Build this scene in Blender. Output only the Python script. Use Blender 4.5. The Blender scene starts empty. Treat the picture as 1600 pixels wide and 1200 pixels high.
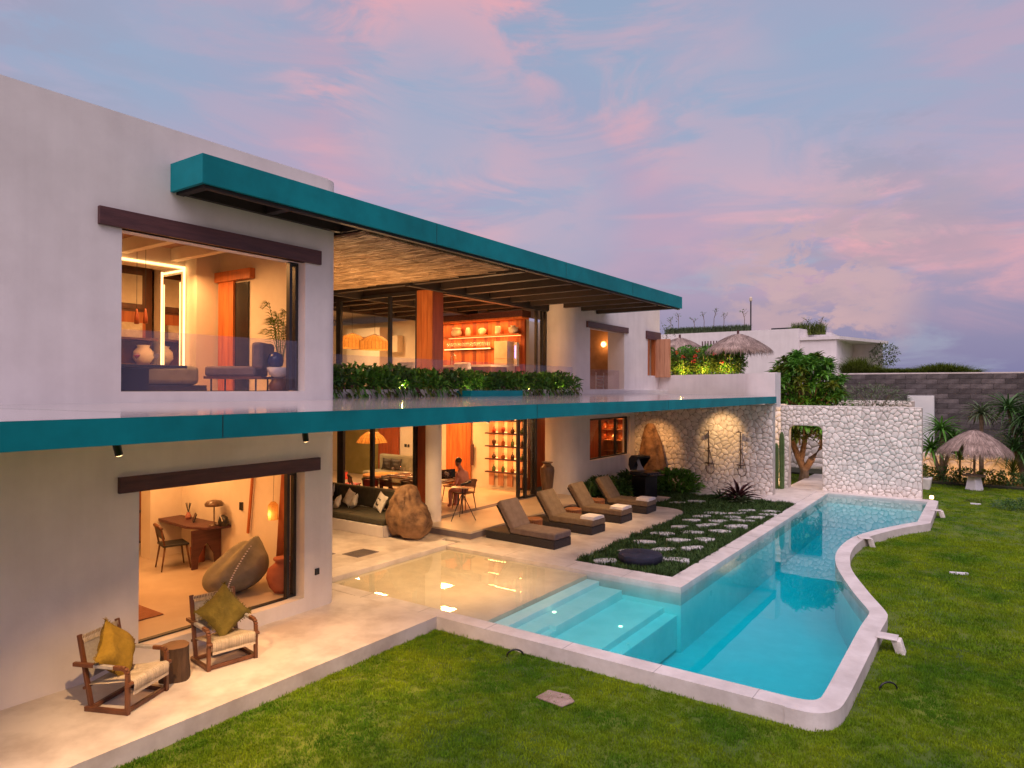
import bpy, bmesh, math, random
from mathutils import Vector, Matrix
from mathutils.geometry import tessellate_polygon
R = math.radians
random.seed(7)
S = bpy.context.scene
COL = S.collection

# ------------------------------------------------------------------ camera
H = 3.5
cam_d = bpy.data.cameras.new('camera'); cam = bpy.data.objects.new('camera', cam_d); COL.objects.link(cam)
cam_d.sensor_width = 36.0; cam_d.lens = 1066.1 / 1600 * 36; cam_d.clip_end = 3000; cam_d.clip_start = .05
yaw, pit, rol = R(34.968), R(0.340), R(0.188)
f_ = Vector((-math.sin(yaw) * math.cos(pit), math.cos(yaw) * math.cos(pit), math.sin(pit)))
r_ = Vector((math.cos(yaw), math.sin(yaw), 0)); u_ = r_.cross(f_)
r2 = r_ * math.cos(rol) + u_ * math.sin(rol); u2 = u_ * math.cos(rol) - r_ * math.sin(rol)
mw = Matrix((r2, u2, -f_)).transposed().to_4x4(); mw.translation = Vector((0, 0, H))
cam.matrix_world = mw
S.camera = cam

# ------------------------------------------------------------------ world: dusk sky
W = bpy.data.worlds.new('World'); S.world = W; W.use_nodes = True
nt = W.node_tree; nt.nodes.clear()
def N(t, **k):
    n = nt.nodes.new(t)
    for a, b in k.items(): setattr(n, a, b)
    return n
def L(a, b): nt.links.new(a, b)
def math_n(op, a, b=None, clamp=False):
    n = N('ShaderNodeMath', operation=op, use_clamp=clamp)
    for i, v in enumerate((a, b)):
        if v is None: continue
        if isinstance(v, (int, float)): n.inputs[i].default_value = v
        else: L(v, n.inputs[i])
    return n.outputs[0]
def ramp(fac, stops, interp='EASE'):
    n = N('ShaderNodeValToRGB'); n.color_ramp.interpolation = interp
    e = n.color_ramp.elements
    while len(e) < len(stops): e.new(.5)
    for i, (p, c) in enumerate(stops):
        e[i].position = p; e[i].color = (*c, 1) if isinstance(c, tuple) else (c, c, c, 1)
    L(fac, n.inputs[0]); return n.outputs[0]
def mixc(fac, a, b, mode='MIX'):
    n = N('ShaderNodeMix', data_type='RGBA', blend_type=mode)
    if isinstance(fac, (int, float)): n.inputs[0].default_value = fac
    else: L(fac, n.inputs[0])
    for i, v in ((6, a), (7, b)):
        if isinstance(v, tuple): n.inputs[i].default_value = (*v, 1)
        else: L(v, n.inputs[i])
    return n.outputs[2]
tc = N('ShaderNodeTexCoord'); nrm = N('ShaderNodeVectorMath', operation='NORMALIZE'); L(tc.outputs['Generated'], nrm.inputs[0])
D = nrm.outputs[0]
sep = N('ShaderNodeSeparateXYZ'); L(D, sep.inputs[0])
base = ramp(sep.outputs[2], [(0.0, (.155, .18, .36)), (.07, (.205, .20, .38)), (.16, (.33, .265, .42)), (.28, (.34, .32, .48)), (.46, (.27, .335, .49)), (1.0, (.20, .27, .43))], 'LINEAR')
den = math_n('ADD', math_n('MAXIMUM', sep.outputs[2], 0.0), .16)
px = math_n('DIVIDE', sep.outputs[0], den); py = math_n('DIVIDE', sep.outputs[1], den)
cmb = N('ShaderNodeCombineXYZ'); L(px, cmb.inputs[0]); L(py, cmb.inputs[1])
def noise(scale, detail, rough, dist, off, stretch=(1, 1, 1), src=None):
    mp = N('ShaderNodeMapping'); mp.inputs['Location'].default_value = off; mp.inputs['Scale'].default_value = stretch
    mp.inputs['Rotation'].default_value = (0, 0, R(35))
    L(src or cmb.outputs[0], mp.inputs[0])
    n = N('ShaderNodeTexNoise'); n.inputs['Scale'].default_value = scale; n.inputs['Detail'].default_value = detail
    n.inputs['Roughness'].default_value = rough; n.inputs['Distortion'].default_value = dist; L(mp.outputs[0], n.inputs['Vector'])
    return n.outputs[0]
def lobe(d, inner, outer):
    n = N('ShaderNodeVectorMath', operation='DOT_PRODUCT'); L(D, n.inputs[0]); n.inputs[1].default_value = Vector(d).normalized()
    return ramp(n.outputs[1], [(math.cos(R(outer)), 0.0), (math.cos(R(inner)), 1.0)])
def pxdir(x, y):
    v = f_ * 1066.1 + r2 * (x - 800) + u2 * (600 - y); return v.normalized()
def el(lo, hi, lo2=None, hi2=None):
    return ramp(sep.outputs[2], [(lo, 0.0), (hi, 1.0)] + ([(lo2, 1.0), (hi2, 0.0)] if lo2 else []))
def M_(*a):
    o = a[0]
    for b in a[1:]: o = math_n('MULTIPLY', o, b)
    return o
# broad mauve veil, then finer pink banks drawn out sideways, then blue gaps
veil = ramp(noise(1.5, 5, .55, .7, (2.2, .7, 0), (1, 1, 2.6), src=D), [(.38, 0.0), (.62, 1.0)])
sky = mixc(M_(veil, el(.07, .2), .75), base, (.50, .31, .43))
banks = ramp(noise(2.3, 8, .58, .9, (5.3, 1.4, .35), (1, 1, 4.2), src=D), [(.46, 0.0), (.60, .75), (.72, 1.0)])
sky = mixc(M_(banks, el(.08, .17, .44, .56), .70), sky, (.62, .32, .40))
grey = ramp(noise(3.1, 7, .6, .8, (9.3, 4.4, 2), (1, 1, 4.0), src=D), [(.52, 0.0), (.66, 1.0)])
sky = mixc(M_(grey, .55), sky, (.30, .36, .50))
# salmon lit streaks high up and along the middle of the sky
nzA = ramp(noise(4.2, 6, .58, .8, (7.7, 2.1, 4), (1, 1, 3.2), src=D), [(.40, 0.0), (.60, 1.0)])
nzB = ramp(noise(11.0, 7, .62, .35, (3.3, 8.1, 9), (1, 1, 1.7), src=D), [(.44, 0.0), (.56, 1.0)])
nzC = ramp(noise(8.0, 6, .6, .3, (1.9, 4.4, 1), (1, 1, 3.0), src=D), [(.42, 0.0), (.6, 1.0)])
for (x, y, o, s) in ((620, 70, 10, 1.0), (720, 20, 9, 1.0), (520, 110, 8, .75), (760, 70, 7, .6), (950, 80, 8, .6), (1060, 130, 8, .55), (1130, 200, 8, .55), (600, 265, 8, .7), (700, 290, 8, .75), (820, 300, 8, .6), (1270, 300, 9, .8), (1350, 330, 8, .7), (1560, 370, 7, .7), (1180, 330, 7, .5)):
    nz = nzA
    sky = mixc(M_(lobe(pxdir(x, y), 0, o), nz, s * .85), sky, (.80, .36, .39))
# billowing cumulus at the right
for (x, y, o, s) in ((1290, 395, 6, .9), (1240, 440, 5.5, .9), (1330, 430, 4, .7), (1180, 420, 5, .7), (1420, 320, 6, .6), (1390, 300, 4, .7), (1290, 470, 4.5, .95), (1230, 475, 4, .8), (1340, 470, 3, .8)):
    nz = nzB
    sky = mixc(M_(lobe(pxdir(x, y), 0, o), nz, s), sky, (.50, .325, .385))
for (x, y, o, s) in ((1300, 435, 5, .5), (1210, 460, 5, .5), (1420, 370, 6, .5), (40, 60, 8, .8), (100, 90, 8, .6), (1340, 212, 4.5, .8), (1390, 225, 4, .6), (1480, 340, 5, .5)):
    nz = nzC
    sky = mixc(M_(lobe(pxdir(x, y), 0, o), nz, s), sky, (.36, .26, .36))
for (x, y, o, s) in ((120, 115, 9, .8), (330, 60, 10, .6), (690, 150, 9, .8), (650, 200, 7, .6), (1200, 130, 12, .8), (860, 330, 8, .6), (960, 40, 8, .5), (1500, 100, 12, .5)):
    sky = mixc(M_(lobe(pxdir(x, y), 0, o), s * .85), sky, (.275, .36, .52))
nish = N('ShaderNodeTexSky', sky_type='NISHITA', sun_disc=False, sun_elevation=R(2), sun_rotation=R(150)); 
sky = mixc(.03, sky, nish.outputs[0])
bg = N('ShaderNodeBackground'); L(sky, bg.inputs[0]); bg.inputs[1].default_value = .76
wo = N('ShaderNodeOutputWorld'); L(bg.outputs[0], wo.inputs[0])

# ------------------------------------------------------------------ sun: the last glow of the sky, very soft
sd = bpy.data.lights.new('sun', 'SUN'); sd.energy = 2.0; sd.angle = R(60); sd.color = (1, .82, .86)
sun = bpy.data.objects.new('sun', sd); COL.objects.link(sun)
sun.rotation_euler = Vector((.18, -.52, .84)).to_track_quat('Z', 'Y').to_euler()
S.view_settings.view_transform = 'Standard'; S.view_settings.look = 'None'; S.view_settings.exposure = 0.5; S.view_settings.gamma = 1
S.view_settings.use_curve_mapping = False
S.render.engine = 'CYCLES'
cy = S.cycles; cy.use_denoising = True; cy.max_bounces = 7; cy.diffuse_bounces = 4; cy.glossy_bounces = 3; cy.transmission_bounces = 4
cy.transparent_max_bounces = 16; cy.volume_bounces = 0; cy.caustics_reflective = False; cy.caustics_refractive = False; cy.sample_clamp_indirect = 4
cy.use_adaptive_sampling = True; cy.adaptive_threshold = .015

# ------------------------------------------------------------------ helpers
class MB:
    def __init__(s): s.v = []; s.f = []
    def add(s, vs, fs):
        o = len(s.v); s.v += [tuple(v) for v in vs]; s.f += [tuple(i + o for i in f) for f in fs]; return s
    def box(s, x0, x1, y0, y1, z0, z1):
        return s.add([(x0, y0, z0), (x1, y0, z0), (x1, y1, z0), (x0, y1, z0), (x0, y0, z1), (x1, y0, z1), (x1, y1, z1), (x0, y1, z1)],
                     [(0, 3, 2, 1), (4, 5, 6, 7), (0, 1, 5, 4), (1, 2, 6, 5), (2, 3, 7, 6), (3, 0, 4, 7)])
    def bar(s, a, b, w, h, up=(0, 0, 1)):
        a = Vector(a); b = Vector(b); d = (b - a).normalized(); up = Vector(up)
        if abs(d.dot(up)) > .98: up = Vector((1, 0, 0))
        sx = d.cross(up).normalized() * w / 2; sz = sx.cross(d).normalized() * h / 2
        vs = []
        for p in (a, b): vs += [p - sx - sz, p + sx - sz, p + sx + sz, p - sx + sz]
        return s.add(vs, [(0, 1, 2, 3), (7, 6, 5, 4), (0, 4, 5, 1), (1, 5, 6, 2), (2, 6, 7, 3), (3, 7, 4, 0)])
    def tube(s, pts, r, n=8, caps=True):
        pts = [Vector(p) for p in pts]; rs = r if isinstance(r, (list, tuple)) else [r] * len(pts)
        vs = []; ref = Vector((.13, .2, .97)).normalized()
        for i, p in enumerate(pts):
            d = (pts[min(i + 1, len(pts) - 1)] - pts[max(i - 1, 0)]).normalized()
            rf = ref if abs(d.dot(ref)) < .95 else Vector((1, 0, 0))
            a = d.cross(rf).normalized(); b = d.cross(a)
            for k in range(n):
                t = 2 * math.pi * k / n; vs.append(p + a * math.cos(t) * rs[i] + b * math.sin(t) * rs[i])
        fs = []
        for i in range(len(pts) - 1):
            for k in range(n):
                k2 = (k + 1) % n; fs.append((i * n + k, i * n + k2, (i + 1) * n + k2, (i + 1) * n + k))
        if caps: fs += [tuple(range(n - 1, -1, -1)), tuple(range((len(pts) - 1) * n, len(pts) * n))]
        return s.add(vs, fs)
    def lathe(s, prof, c=(0, 0, 0), n=20, sy=1.0):
        vs = []
        for r, z in prof:
            for k in range(n):
                t = 2 * math.pi * k / n; vs.append((c[0] + r * math.cos(t), c[1] + r * sy * math.sin(t), c[2] + z))
        fs = []
        for i in range(len(prof) - 1):
            for k in range(n):
                k2 = (k + 1) % n; fs.append((i * n + k, i * n + k2, (i + 1) * n + k2, (i + 1) * n + k))
        fs += [tuple(range(n - 1, -1, -1)), tuple(range((len(prof) - 1) * n, len(prof) * n))]
        return s.add(vs, fs)
    def prism(s, poly, z0, z1):
        a = sum(poly[i][0] * poly[(i + 1) % len(poly)][1] - poly[(i + 1) % len(poly)][0] * poly[i][1] for i in range(len(poly)))
        if a < 0: poly = poly[::-1]
        n = len(poly); vs = [(x, y, z0) for x, y in poly] + [(x, y, z1) for x, y in poly]
        tr = tessellate_polygon([[Vector((x, y, 0)) for x, y in poly]])
        fs = [tuple(n + i for i in t) for t in tr] + [tuple(reversed(t)) for t in tr]
        for i in range(n):
            j = (i + 1) % n; fs.append((i, j, n + j, n + i))
        return s.add(vs, fs)
    def quad(s, a, b, c, d): return s.add([a, b, c, d], [(0, 1, 2, 3)])
    def tri(s, a, b, c): return s.add([a, b, c], [(0, 1, 2)])
    def grid(s, fn, nu, nv):
        o = len(s.v)
        for i in range(nu + 1):
            for j in range(nv + 1): s.v.append(tuple(fn(i / nu, j / nv)))
        for i in range(nu):
            for j in range(nv):
                a = o + i * (nv + 1) + j; s.f.append((a, a + nv + 1, a + nv + 2, a + 1))
        return s
    def mesh(s, name, mat, smooth=False):
        me = bpy.data.meshes.new(name); me.from_pydata(s.v, [], s.f); me.update()
        bm = bmesh.new(); bm.from_mesh(me); bmesh.ops.recalc_face_normals(bm, faces=bm.faces); bm.to_mesh(me); bm.free()
        me.materials.append(mat)
        if smooth:
            for p in me.polygons: p.use_smooth = True
        return me
    def build(s, name, mat, parent=None, smooth=False, bevel=0, kind=None, recalc=True, loc=None, label=None, auto=False):
        if recalc: me = s.mesh(name, mat, smooth or auto)
        else:
            me = bpy.data.meshes.new(name); me.from_pydata(s.v, [], s.f); me.update(); me.materials.append(mat)
            if smooth:
                for p in me.polygons: p.use_smooth = True
        o = bpy.data.objects.new(name, me); COL.objects.link(o)
        if parent: o.parent = parent
        if loc: o.location = loc
        if bevel:
            m = o.modifiers.new('bevel', 'BEVEL'); m.width = bevel; m.segments = 2; m.limit_method = 'ANGLE'; m.angle_limit = R(40)
        if auto:
            me.set_sharp_from_angle(angle=R(38))
        if kind: o['kind'] = kind
        if label: o['label'] = label
        return o
def tag(o, label, cat, group=None):
    o['label'] = label; o['category'] = cat
    if group: o['group'] = group
    return o
def thing(name, label, cat, loc=(0, 0, 0), rz=0, group=None):
    o = bpy.data.objects.new(name, None); COL.objects.link(o); o.location = loc; o.rotation_euler = (0, 0, rz); o.empty_display_size = .2
    return tag(o, label, cat, group)
def struct(mb, name, mat, **k): return mb.build(name, mat, kind='structure', **k)
def copy_tree(o, parent=None):
    c = o.copy(); COL.objects.link(c); c.parent = parent
    for ch in [x for x in COL.objects if x.parent == o]: copy_tree(ch, c)
    return c
def lamp(name, kind, loc, energy, color, size=.1, size_y=None, target=None, spot=None, blend=.6, parent=None, spread=None):
    d = bpy.data.lights.new(name, kind); d.energy = energy; d.color = color
    if kind == 'AREA':
        d.size = size
        if size_y: d.shape = 'RECTANGLE'; d.size_y = size_y
        if spread: d.spread = R(spread)
    elif kind == 'SPOT': d.spot_size = R(spot or 60); d.spot_blend = blend; d.shadow_soft_size = size
    else: d.shadow_soft_size = size
    o = bpy.data.objects.new(name, d); COL.objects.link(o); o.location = loc
    if target is not None: o.rotation_euler = (Vector(target) - Vector(loc)).to_track_quat('-Z', 'Y').to_euler()
    return o
WARM = (1, .46, .15); WARM2 = (1, .58, .25); ORANGE = (1, .38, .10)
ORD = ('first second third fourth fifth sixth seventh eighth ninth tenth eleventh twelfth thirteenth fourteenth fifteenth sixteenth seventeenth eighteenth nineteenth twentieth').split() + ['twenty first', 'twenty second']

# ------------------------------------------------------------------ materials
def M(name, c1, c2=None, streak=0, *, world=False, scale=4, detail=4, rough=.6, bump=0, bscale=None, stretch=(1, 1, 1), metal=0, big=0, coat=0, contrast=(.35, .65), spec=.5, island=0, trans=0, wave=None, objrand=0):
    m = bpy.data.materials.new(name); m.use_nodes = True; t = m.node_tree; t.nodes.clear()
    def n(ty, **k):
        x = t.nodes.new(ty)
        for a, b in k.items(): setattr(x, a, b)
        return x
    l = t.links.new
    out = n('ShaderNodeOutputMaterial'); b = n('ShaderNodeBsdfPrincipled'); l(b.outputs[0], out.inputs[0])
    b.inputs['Roughness'].default_value = rough; b.inputs['Metallic'].default_value = metal
    b.inputs['Specular IOR Level'].default_value = spec; b.inputs['Coat Weight'].default_value = coat; b.inputs['Coat Roughness'].default_value = .08
    co = n('ShaderNodeTexCoord'); mp = n('ShaderNodeMapping'); mp.inputs['Scale'].default_value = stretch; l(co.outputs['Object'], mp.inputs[0])
    nz = n('ShaderNodeTexNoise'); nz.inputs['Scale'].default_value = scale; nz.inputs['Detail'].default_value = detail; nz.inputs['Roughness'].default_value = .6
    if world:
        gp = n('ShaderNodeNewGeometry'); l(gp.outputs['Position'], nz.inputs['Vector'])
    else: l(mp.outputs[0], nz.inputs['Vector'])
    rp = n('ShaderNodeValToRGB'); e = rp.color_ramp.elements
    e[0].position, e[1].position = contrast; e[0].color = (*c1, 1); e[1].color = (*(c2 or c1), 1); l(nz.outputs[0], rp.inputs[0])
    col = rp.outputs[0]
    def mul(col, fac_out, lo, hi):
        mr = n('ShaderNodeMapRange'); mr.inputs['To Min'].default_value = lo; mr.inputs['To Max'].default_value = hi; l(fac_out, mr.inputs[0])
        mx = n('ShaderNodeVectorMath', operation='SCALE'); l(col, mx.inputs[0]); l(mr.outputs[0], mx.inputs['Scale']); return mx.outputs[0]
    if wave:
        wv = n('ShaderNodeTexWave', bands_direction=wave[0]); wv.inputs['Scale'].default_value = wave[1]; wv.inputs['Distortion'].default_value = wave[2]; wv.inputs['Detail'].default_value = 3
        l(mp.outputs[0], wv.inputs['Vector']); col = mul(col, wv.outputs[1], 1 - wave[3], 1 + wave[3] * .3)
    if big:
        n2 = n('ShaderNodeTexNoise'); n2.inputs['Scale'].default_value = .5; n2.inputs['Detail'].default_value = 5; l(co.outputs['Object'], n2.inputs['Vector'])
        mr0 = n('ShaderNodeMapRange'); mr0.inputs[1].default_value = .3; mr0.inputs[2].default_value = .7; l(n2.outputs[0], mr0.inputs[0])
        col = mul(col, mr0.outputs[0], 1 - big, 1 + big * .5)
    if streak:
        mp2 = n('ShaderNodeMapping'); mp2.inputs['Scale'].default_value = (3.2, 3.2, .22); l(co.outputs['Object'], mp2.inputs[0])
        n4 = n('ShaderNodeTexNoise'); n4.inputs['Scale'].default_value = 1.4; n4.inputs['Detail'].default_value = 6; l(mp2.outputs[0], n4.inputs['Vector'])
        mr4 = n('ShaderNodeMapRange'); mr4.inputs[1].default_value = .35; mr4.inputs[2].default_value = .62; l(n4.outputs[0], mr4.inputs[0]); col = mul(col, mr4.outputs[0], 1 - streak, 1.02)
    if island:
        g = n('ShaderNodeNewGeometry'); col = mul(col, g.outputs['Random Per Island'], 1 - island, 1 + island)
    if objrand:
        g = n('ShaderNodeObjectInfo'); col = mul(col, g.outputs['Random'], 1 - objrand, 1 + objrand)
    l(col, b.inputs['Base Color'])
    if bump:
        n3 = n('ShaderNodeTexNoise'); n3.inputs['Scale'].default_value = bscale or scale * 4; n3.inputs['Detail'].default_value = 5; l(mp.outputs[0], n3.inputs['Vector'])
        bp = n('ShaderNodeBump'); bp.inputs['Strength'].default_value = bump; bp.inputs['Distance'].default_value = .02; l(n3.outputs[0], bp.inputs['Height']); l(bp.outputs[0], b.inputs['Normal'])
    if trans:
        tr = n('ShaderNodeBsdfTranslucent'); l(col, tr.inputs[0]); mx = n('ShaderNodeMixShader'); mx.inputs[0].default_value = trans
        l(b.outputs[0], mx.inputs[1]); l(tr.outputs[0], mx.inputs[2]); l(mx.outputs[0], out.inputs[0])
    return m
def emis(name, col, st):
    m = bpy.data.materials.new(name); m.use_nodes = True; b = m.node_tree.nodes['Principled BSDF']
    b.inputs['Base Color'].default_value = (*col, 1); b.inputs['Emission Color'].default_value = (*col, 1); b.inputs['Emission Strength'].default_value = st
    return m
def glassy(name, tint=(1, 1, 1), ior=1.45, rough=.0, tintmix=1.0, schl=1.0, absorb=None, bump=0, veil=0, veilcol=(.6, .6, .8)):
    """clear sheet: Fresnel reflection over straight transmission"""
    m = bpy.data.materials.new(name); m.use_nodes = True; t = m.node_tree; t.nodes.clear(); l = t.links.new
    out = t.nodes.new('ShaderNodeOutputMaterial'); tr = t.nodes.new('ShaderNodeBsdfTransparent'); tr.inputs[0].default_value = (*tint, 1)
    gl = t.nodes.new('ShaderNodeBsdfGlossy'); gl.inputs['Roughness'].default_value = rough
    fc = t.nodes.new('ShaderNodeLayerWeight'); fc.inputs[0].default_value = .5; F0 = ((ior - 1) / (ior + 1)) ** 2
    pw = t.nodes.new('ShaderNodeMath'); pw.operation = 'POWER'; l(fc.outputs['Facing'], pw.inputs[0]); pw.inputs[1].default_value = 5
    fr = t.nodes.new('ShaderNodeMath'); fr.operation = 'MULTIPLY_ADD'; l(pw.outputs[0], fr.inputs[0]); fr.inputs[1].default_value = (1 - F0) * schl; fr.inputs[2].default_value = F0
    mx = t.nodes.new('ShaderNodeMixShader'); l(fr.outputs[0], mx.inputs[0]); l(tr.outputs[0], mx.inputs[1]); l(gl.outputs[0], mx.inputs[2])
    last = mx.outputs[0]
    if bump:
        co = t.nodes.new('ShaderNodeTexCoord'); nz = t.nodes.new('ShaderNodeTexNoise'); nz.inputs['Scale'].default_value = 1.6; nz.inputs['Detail'].default_value = 3
        l(co.outputs['Object'], nz.inputs['Vector']); bp = t.nodes.new('ShaderNodeBump'); bp.inputs['Strength'].default_value = bump; bp.inputs['Distance'].default_value = .02
        l(nz.outputs[0], bp.inputs['Height']); l(bp.outputs[0], gl.inputs['Normal'])
    if veil:
        df = t.nodes.new('ShaderNodeBsdfDiffuse'); df.inputs[0].default_value = (*veilcol, 1)
        m2 = t.nodes.new('ShaderNodeMixShader'); m2.inputs[0].default_value = veil; l(last, m2.inputs[1]); l(df.outputs[0], m2.inputs[2]); last = m2.outputs[0]
    l(last, out.inputs[0])
    if absorb:
        va = t.nodes.new('ShaderNodeVolumeAbsorption'); va.inputs[0].default_value = (*absorb[0], 1); va.inputs[1].default_value = absorb[1]; l(va.outputs[0], out.inputs['Volume'])
    return m

m_wall = M('white plaster', (.72, .67, .65), (.79, .74, .72), scale=1.6, rough=.85, bump=.10, bscale=30, big=.045, streak=.03)
m_wallin = M('cream interior plaster', (.66, .58, .47), (.72, .65, .54), scale=2, rough=.8, bump=.06, bscale=25)
m_teal = M('teal painted fascia', (.001, .205, .235), (.002, .26, .295), scale=2.2, rough=.6, bump=.05, bscale=14, big=.2, spec=.2)
m_tealend = m_teal
m_floor = M('cream polished concrete', (.50, .43, .39), (.72, .65, .60), scale=1.5, detail=9, rough=.42, bump=.04, bscale=20, big=.22, contrast=(.36, .58))
m_pebj = M('grey joint', (.30, .27, .25), (.36, .33, .31), scale=5, rough=.9)
m_floorin = M('sand interior floor', (.50, .40, .30), (.60, .50, .39), scale=1.3, rough=.3, big=.12)
m_coping = M('pale limestone coping', (.58, .52, .48), (.74, .68, .64), scale=2.6, detail=8, rough=.6, bump=.15, bscale=22, big=.14)
m_slabtop = M('wet grey roof screed', (.36, .33, .33), (.44, .41, .41), scale=.9, rough=.10, big=.15)
m_slabtop.node_tree.nodes['Principled BSDF'].inputs['Specular IOR Level'].default_value = .9
m_under = M('grey soffit paint', (.30, .27, .25), (.36, .32, .30), scale=2, rough=.8)
m_lintel = M('dark red hardwood', (.060, .020, .022), (.11, .038, .036), scale=3, rough=.5, bump=.25, bscale=16, stretch=(6, .7, 6), contrast=(.3, .7))
m_wood = M('brown teak', (.075, .026, .012), (.16, .058, .024), scale=4, rough=.45, bump=.2, bscale=20, stretch=(1, 1, .35))
m_orange = M('orange timber board', (.38, .10, .025), (.55, .17, .045), scale=3, rough=.5, bump=.15, bscale=18, stretch=(5, 5, .4), objrand=.18)
m_redwood = M('red brown timber', (.22, .045, .016), (.34, .075, .025), scale=2.5, rough=.4, bump=.15, bscale=18, stretch=(5, 5, .4), objrand=.15)
m_dark = M('dark brown beam', (.012, .008, .007), (.024, .015, .013), scale=3, rough=.6, bump=.1)
m_black = M('black metal frame', (.012, .012, .014), (.02, .02, .022), scale=5, rough=.4)
m_bamboo = M('woven bamboo cane', (.30, .19, .10), (.52, .36, .22), scale=3, rough=.6, stretch=(1, 1, 1), island=.35)
m_ceil = M('brown ceiling board', (.26, .13, .085), (.36, .19, .125), scale=3, rough=.7, stretch=(4, .5, 1))
m_stone = M('white limestone', (.70, .64, .57), (.90, .84, .77), scale=7, rough=.9, bump=.55, bscale=26, objrand=.16, island=.10, big=.14)
m_mortar = M('dark mortar', (.42, .37, .32), (.55, .50, .44), scale=8, rough=.95, bump=.4)
m_block = M('dark andesite block', (.060, .050, .050), (.125, .108, .105), scale=3, rough=.9, bump=.5, bscale=14, objrand=.38)
m_boulder = M('brown weathered rock', (.075, .034, .018), (.30, .17, .085), scale=3.2, detail=9, rough=.75, bump=1.0, bscale=9, big=.35, contrast=(.38, .60))
m_grass = M('lawn soil and grass', (.050, .105, .007), (.15, .20, .010), scale=.75, detail=8, rough=.9, bump=.6, bscale=60, big=.3)
m_blade = M('grass blade', (.085, .205, .009), (.25, .345, .010), scale=1.1, detail=5, rough=.75, spec=.15, objrand=.28, trans=.25, world=True, contrast=(.36, .64))
m_bedsoil = M('dark garden soil', (.022, .026, .012), (.040, .042, .020), scale=6, rough=.95, bump=.6)
m_bedblade = M('dark ground cover blade', (.034, .075, .018), (.070, .12, .030), scale=2, rough=.7, objrand=.45, spec=.2)
m_leaf = M('green leaf', (.060, .19, .022), (.115, .30, .036), scale=2, rough=.45, island=.5, trans=.28)
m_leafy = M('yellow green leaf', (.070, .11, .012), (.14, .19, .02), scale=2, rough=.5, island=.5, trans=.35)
m_leafd = M('dark green leaf', (.040, .115, .024), (.075, .175, .040), scale=2, rough=.45, island=.5, trans=.2)
m_leafg = M('grey green leaf', (.085, .13, .060), (.13, .18, .085), scale=2, rough=.6, island=.4, trans=.2)
m_brom = M('wine red leaf', (.045, .010, .014), (.09, .03, .03), scale=2, rough=.5, island=.5, trans=.15)
m_bract = M('crimson bract', (.42, .012, .035), (.55, .03, .07), scale=3, rough=.6, island=.3, trans=.3)
m_bark = M('grey brown bark', (.13, .085, .05), (.24, .17, .11), scale=6, rough=.9, bump=.7)
m_thatch = M('dry thatch', (.24, .17, .14), (.42, .32, .27), scale=3, rough=.95, island=.45)
m_cush = M('taupe cushion fabric', (.15, .105, .072), (.20, .145, .10), scale=8, rough=.9, bump=.15, bscale=60)
m_olive = M('olive grey fabric', (.055, .050, .032), (.080, .072, .048), scale=8, rough=.9, bump=.15, bscale=50)
m_mustard = M('mustard linen', (.24, .145, .012), (.35, .215, .022), scale=7, rough=.95, bump=.5, bscale=45)
m_mossy = M('olive linen', (.115, .085, .012), (.18, .135, .022), scale=7, rough=.95, bump=.5, bscale=45)
m_white = M('white towel', (.72, .70, .74), (.82, .80, .84), scale=9, rough=.95, bump=.3, bscale=60)
m_whitef = M('white fabric', (.62, .58, .52), (.75, .71, .66), scale=9, rough=.95, bump=.2, bscale=40)
m_rope = M('pale woven rope', (.46, .38, .28), (.60, .51, .40), scale=9, rough=.9, bump=.5, bscale=80, island=.18)
m_strap = M('pale grey woven webbing', (.34, .31, .30), (.42, .39, .37), scale=40, rough=.9, bump=.3, bscale=90)
m_terra = M('terracotta', (.36, .10, .045), (.46, .145, .07), scale=3, rough=.8, bump=.1)
m_bean = M('grey beanbag fabric', (.20, .19, .135), (.26, .245, .18), scale=6, rough=.9, bump=.2, bscale=40)
m_wicker = M('charcoal wicker', (.016, .013, .016), (.034, .028, .032), scale=30, rough=.6, bump=.5, bscale=90)
m_jar = M('bronze glazed jar', (.075, .045, .032), (.15, .09, .06), scale=3, rough=.28, bump=.15, stretch=(4, 4, .6))
m_cream = M('cream ceramic', (.62, .52, .38), (.72, .62, .47), scale=4, rough=.5, bump=.1)
m_chrome = M('brushed steel', (.42, .36, .33), (.5, .44, .40), scale=8, rough=.3, metal=.9)
m_pipe = M('aged copper pipe', (.10, .065, .05), (.16, .11, .085), scale=8, rough=.4, metal=.6)
m_screen = M('black lacquer', (.01, .01, .012), (.015, .015, .02), scale=8, rough=.25)
m_purple = M('purple grey stone', (.13, .11, .13), (.19, .16, .18), scale=2, rough=.8, bump=.2)
m_pebble = M('pale flagstone', (.52, .51, .50), (.66, .65, .63), scale=5, rough=.9, bump=.3, objrand=.12)
m_pool = M('pale aqua pool plaster', (.74, .86, .83), (.84, .92, .89), scale=3, rough=.7, big=.08)
m_skin = M('skin', (.26, .12, .07), (.30, .14, .085), scale=5, rough=.55)
m_pink = M('dusty pink shirt', (.42, .17, .13), (.50, .21, .16), scale=6, rough=.9)
m_hair = M('black hair', (.008, .006, .005), (.014, .01, .008), scale=20, rough=.5)
m_navy = M('navy cloth cover', (.010, .012, .028), (.018, .020, .045), scale=6, rough=.7, bump=.4, bscale=10)
m_red = M('red leather', (.35, .02, .015), (.45, .03, .02), scale=5, rough=.5)
m_wine = M('red drink', (.75, .02, .03), (.8, .03, .04), scale=5, rough=.1)
m_green = M('olive painted wall', (.20, .17, .05), (.26, .22, .075), scale=2, rough=.7)
m_shutter = M('light cedar board', (.42, .19, .10), (.56, .28, .16), scale=3, rough=.6, stretch=(5, 5, .5), bump=.1)
m_rattan = M('honey rattan', (.50, .28, .08), (.62, .38, .12), scale=20, rough=.7, trans=.5, island=.2)
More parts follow.
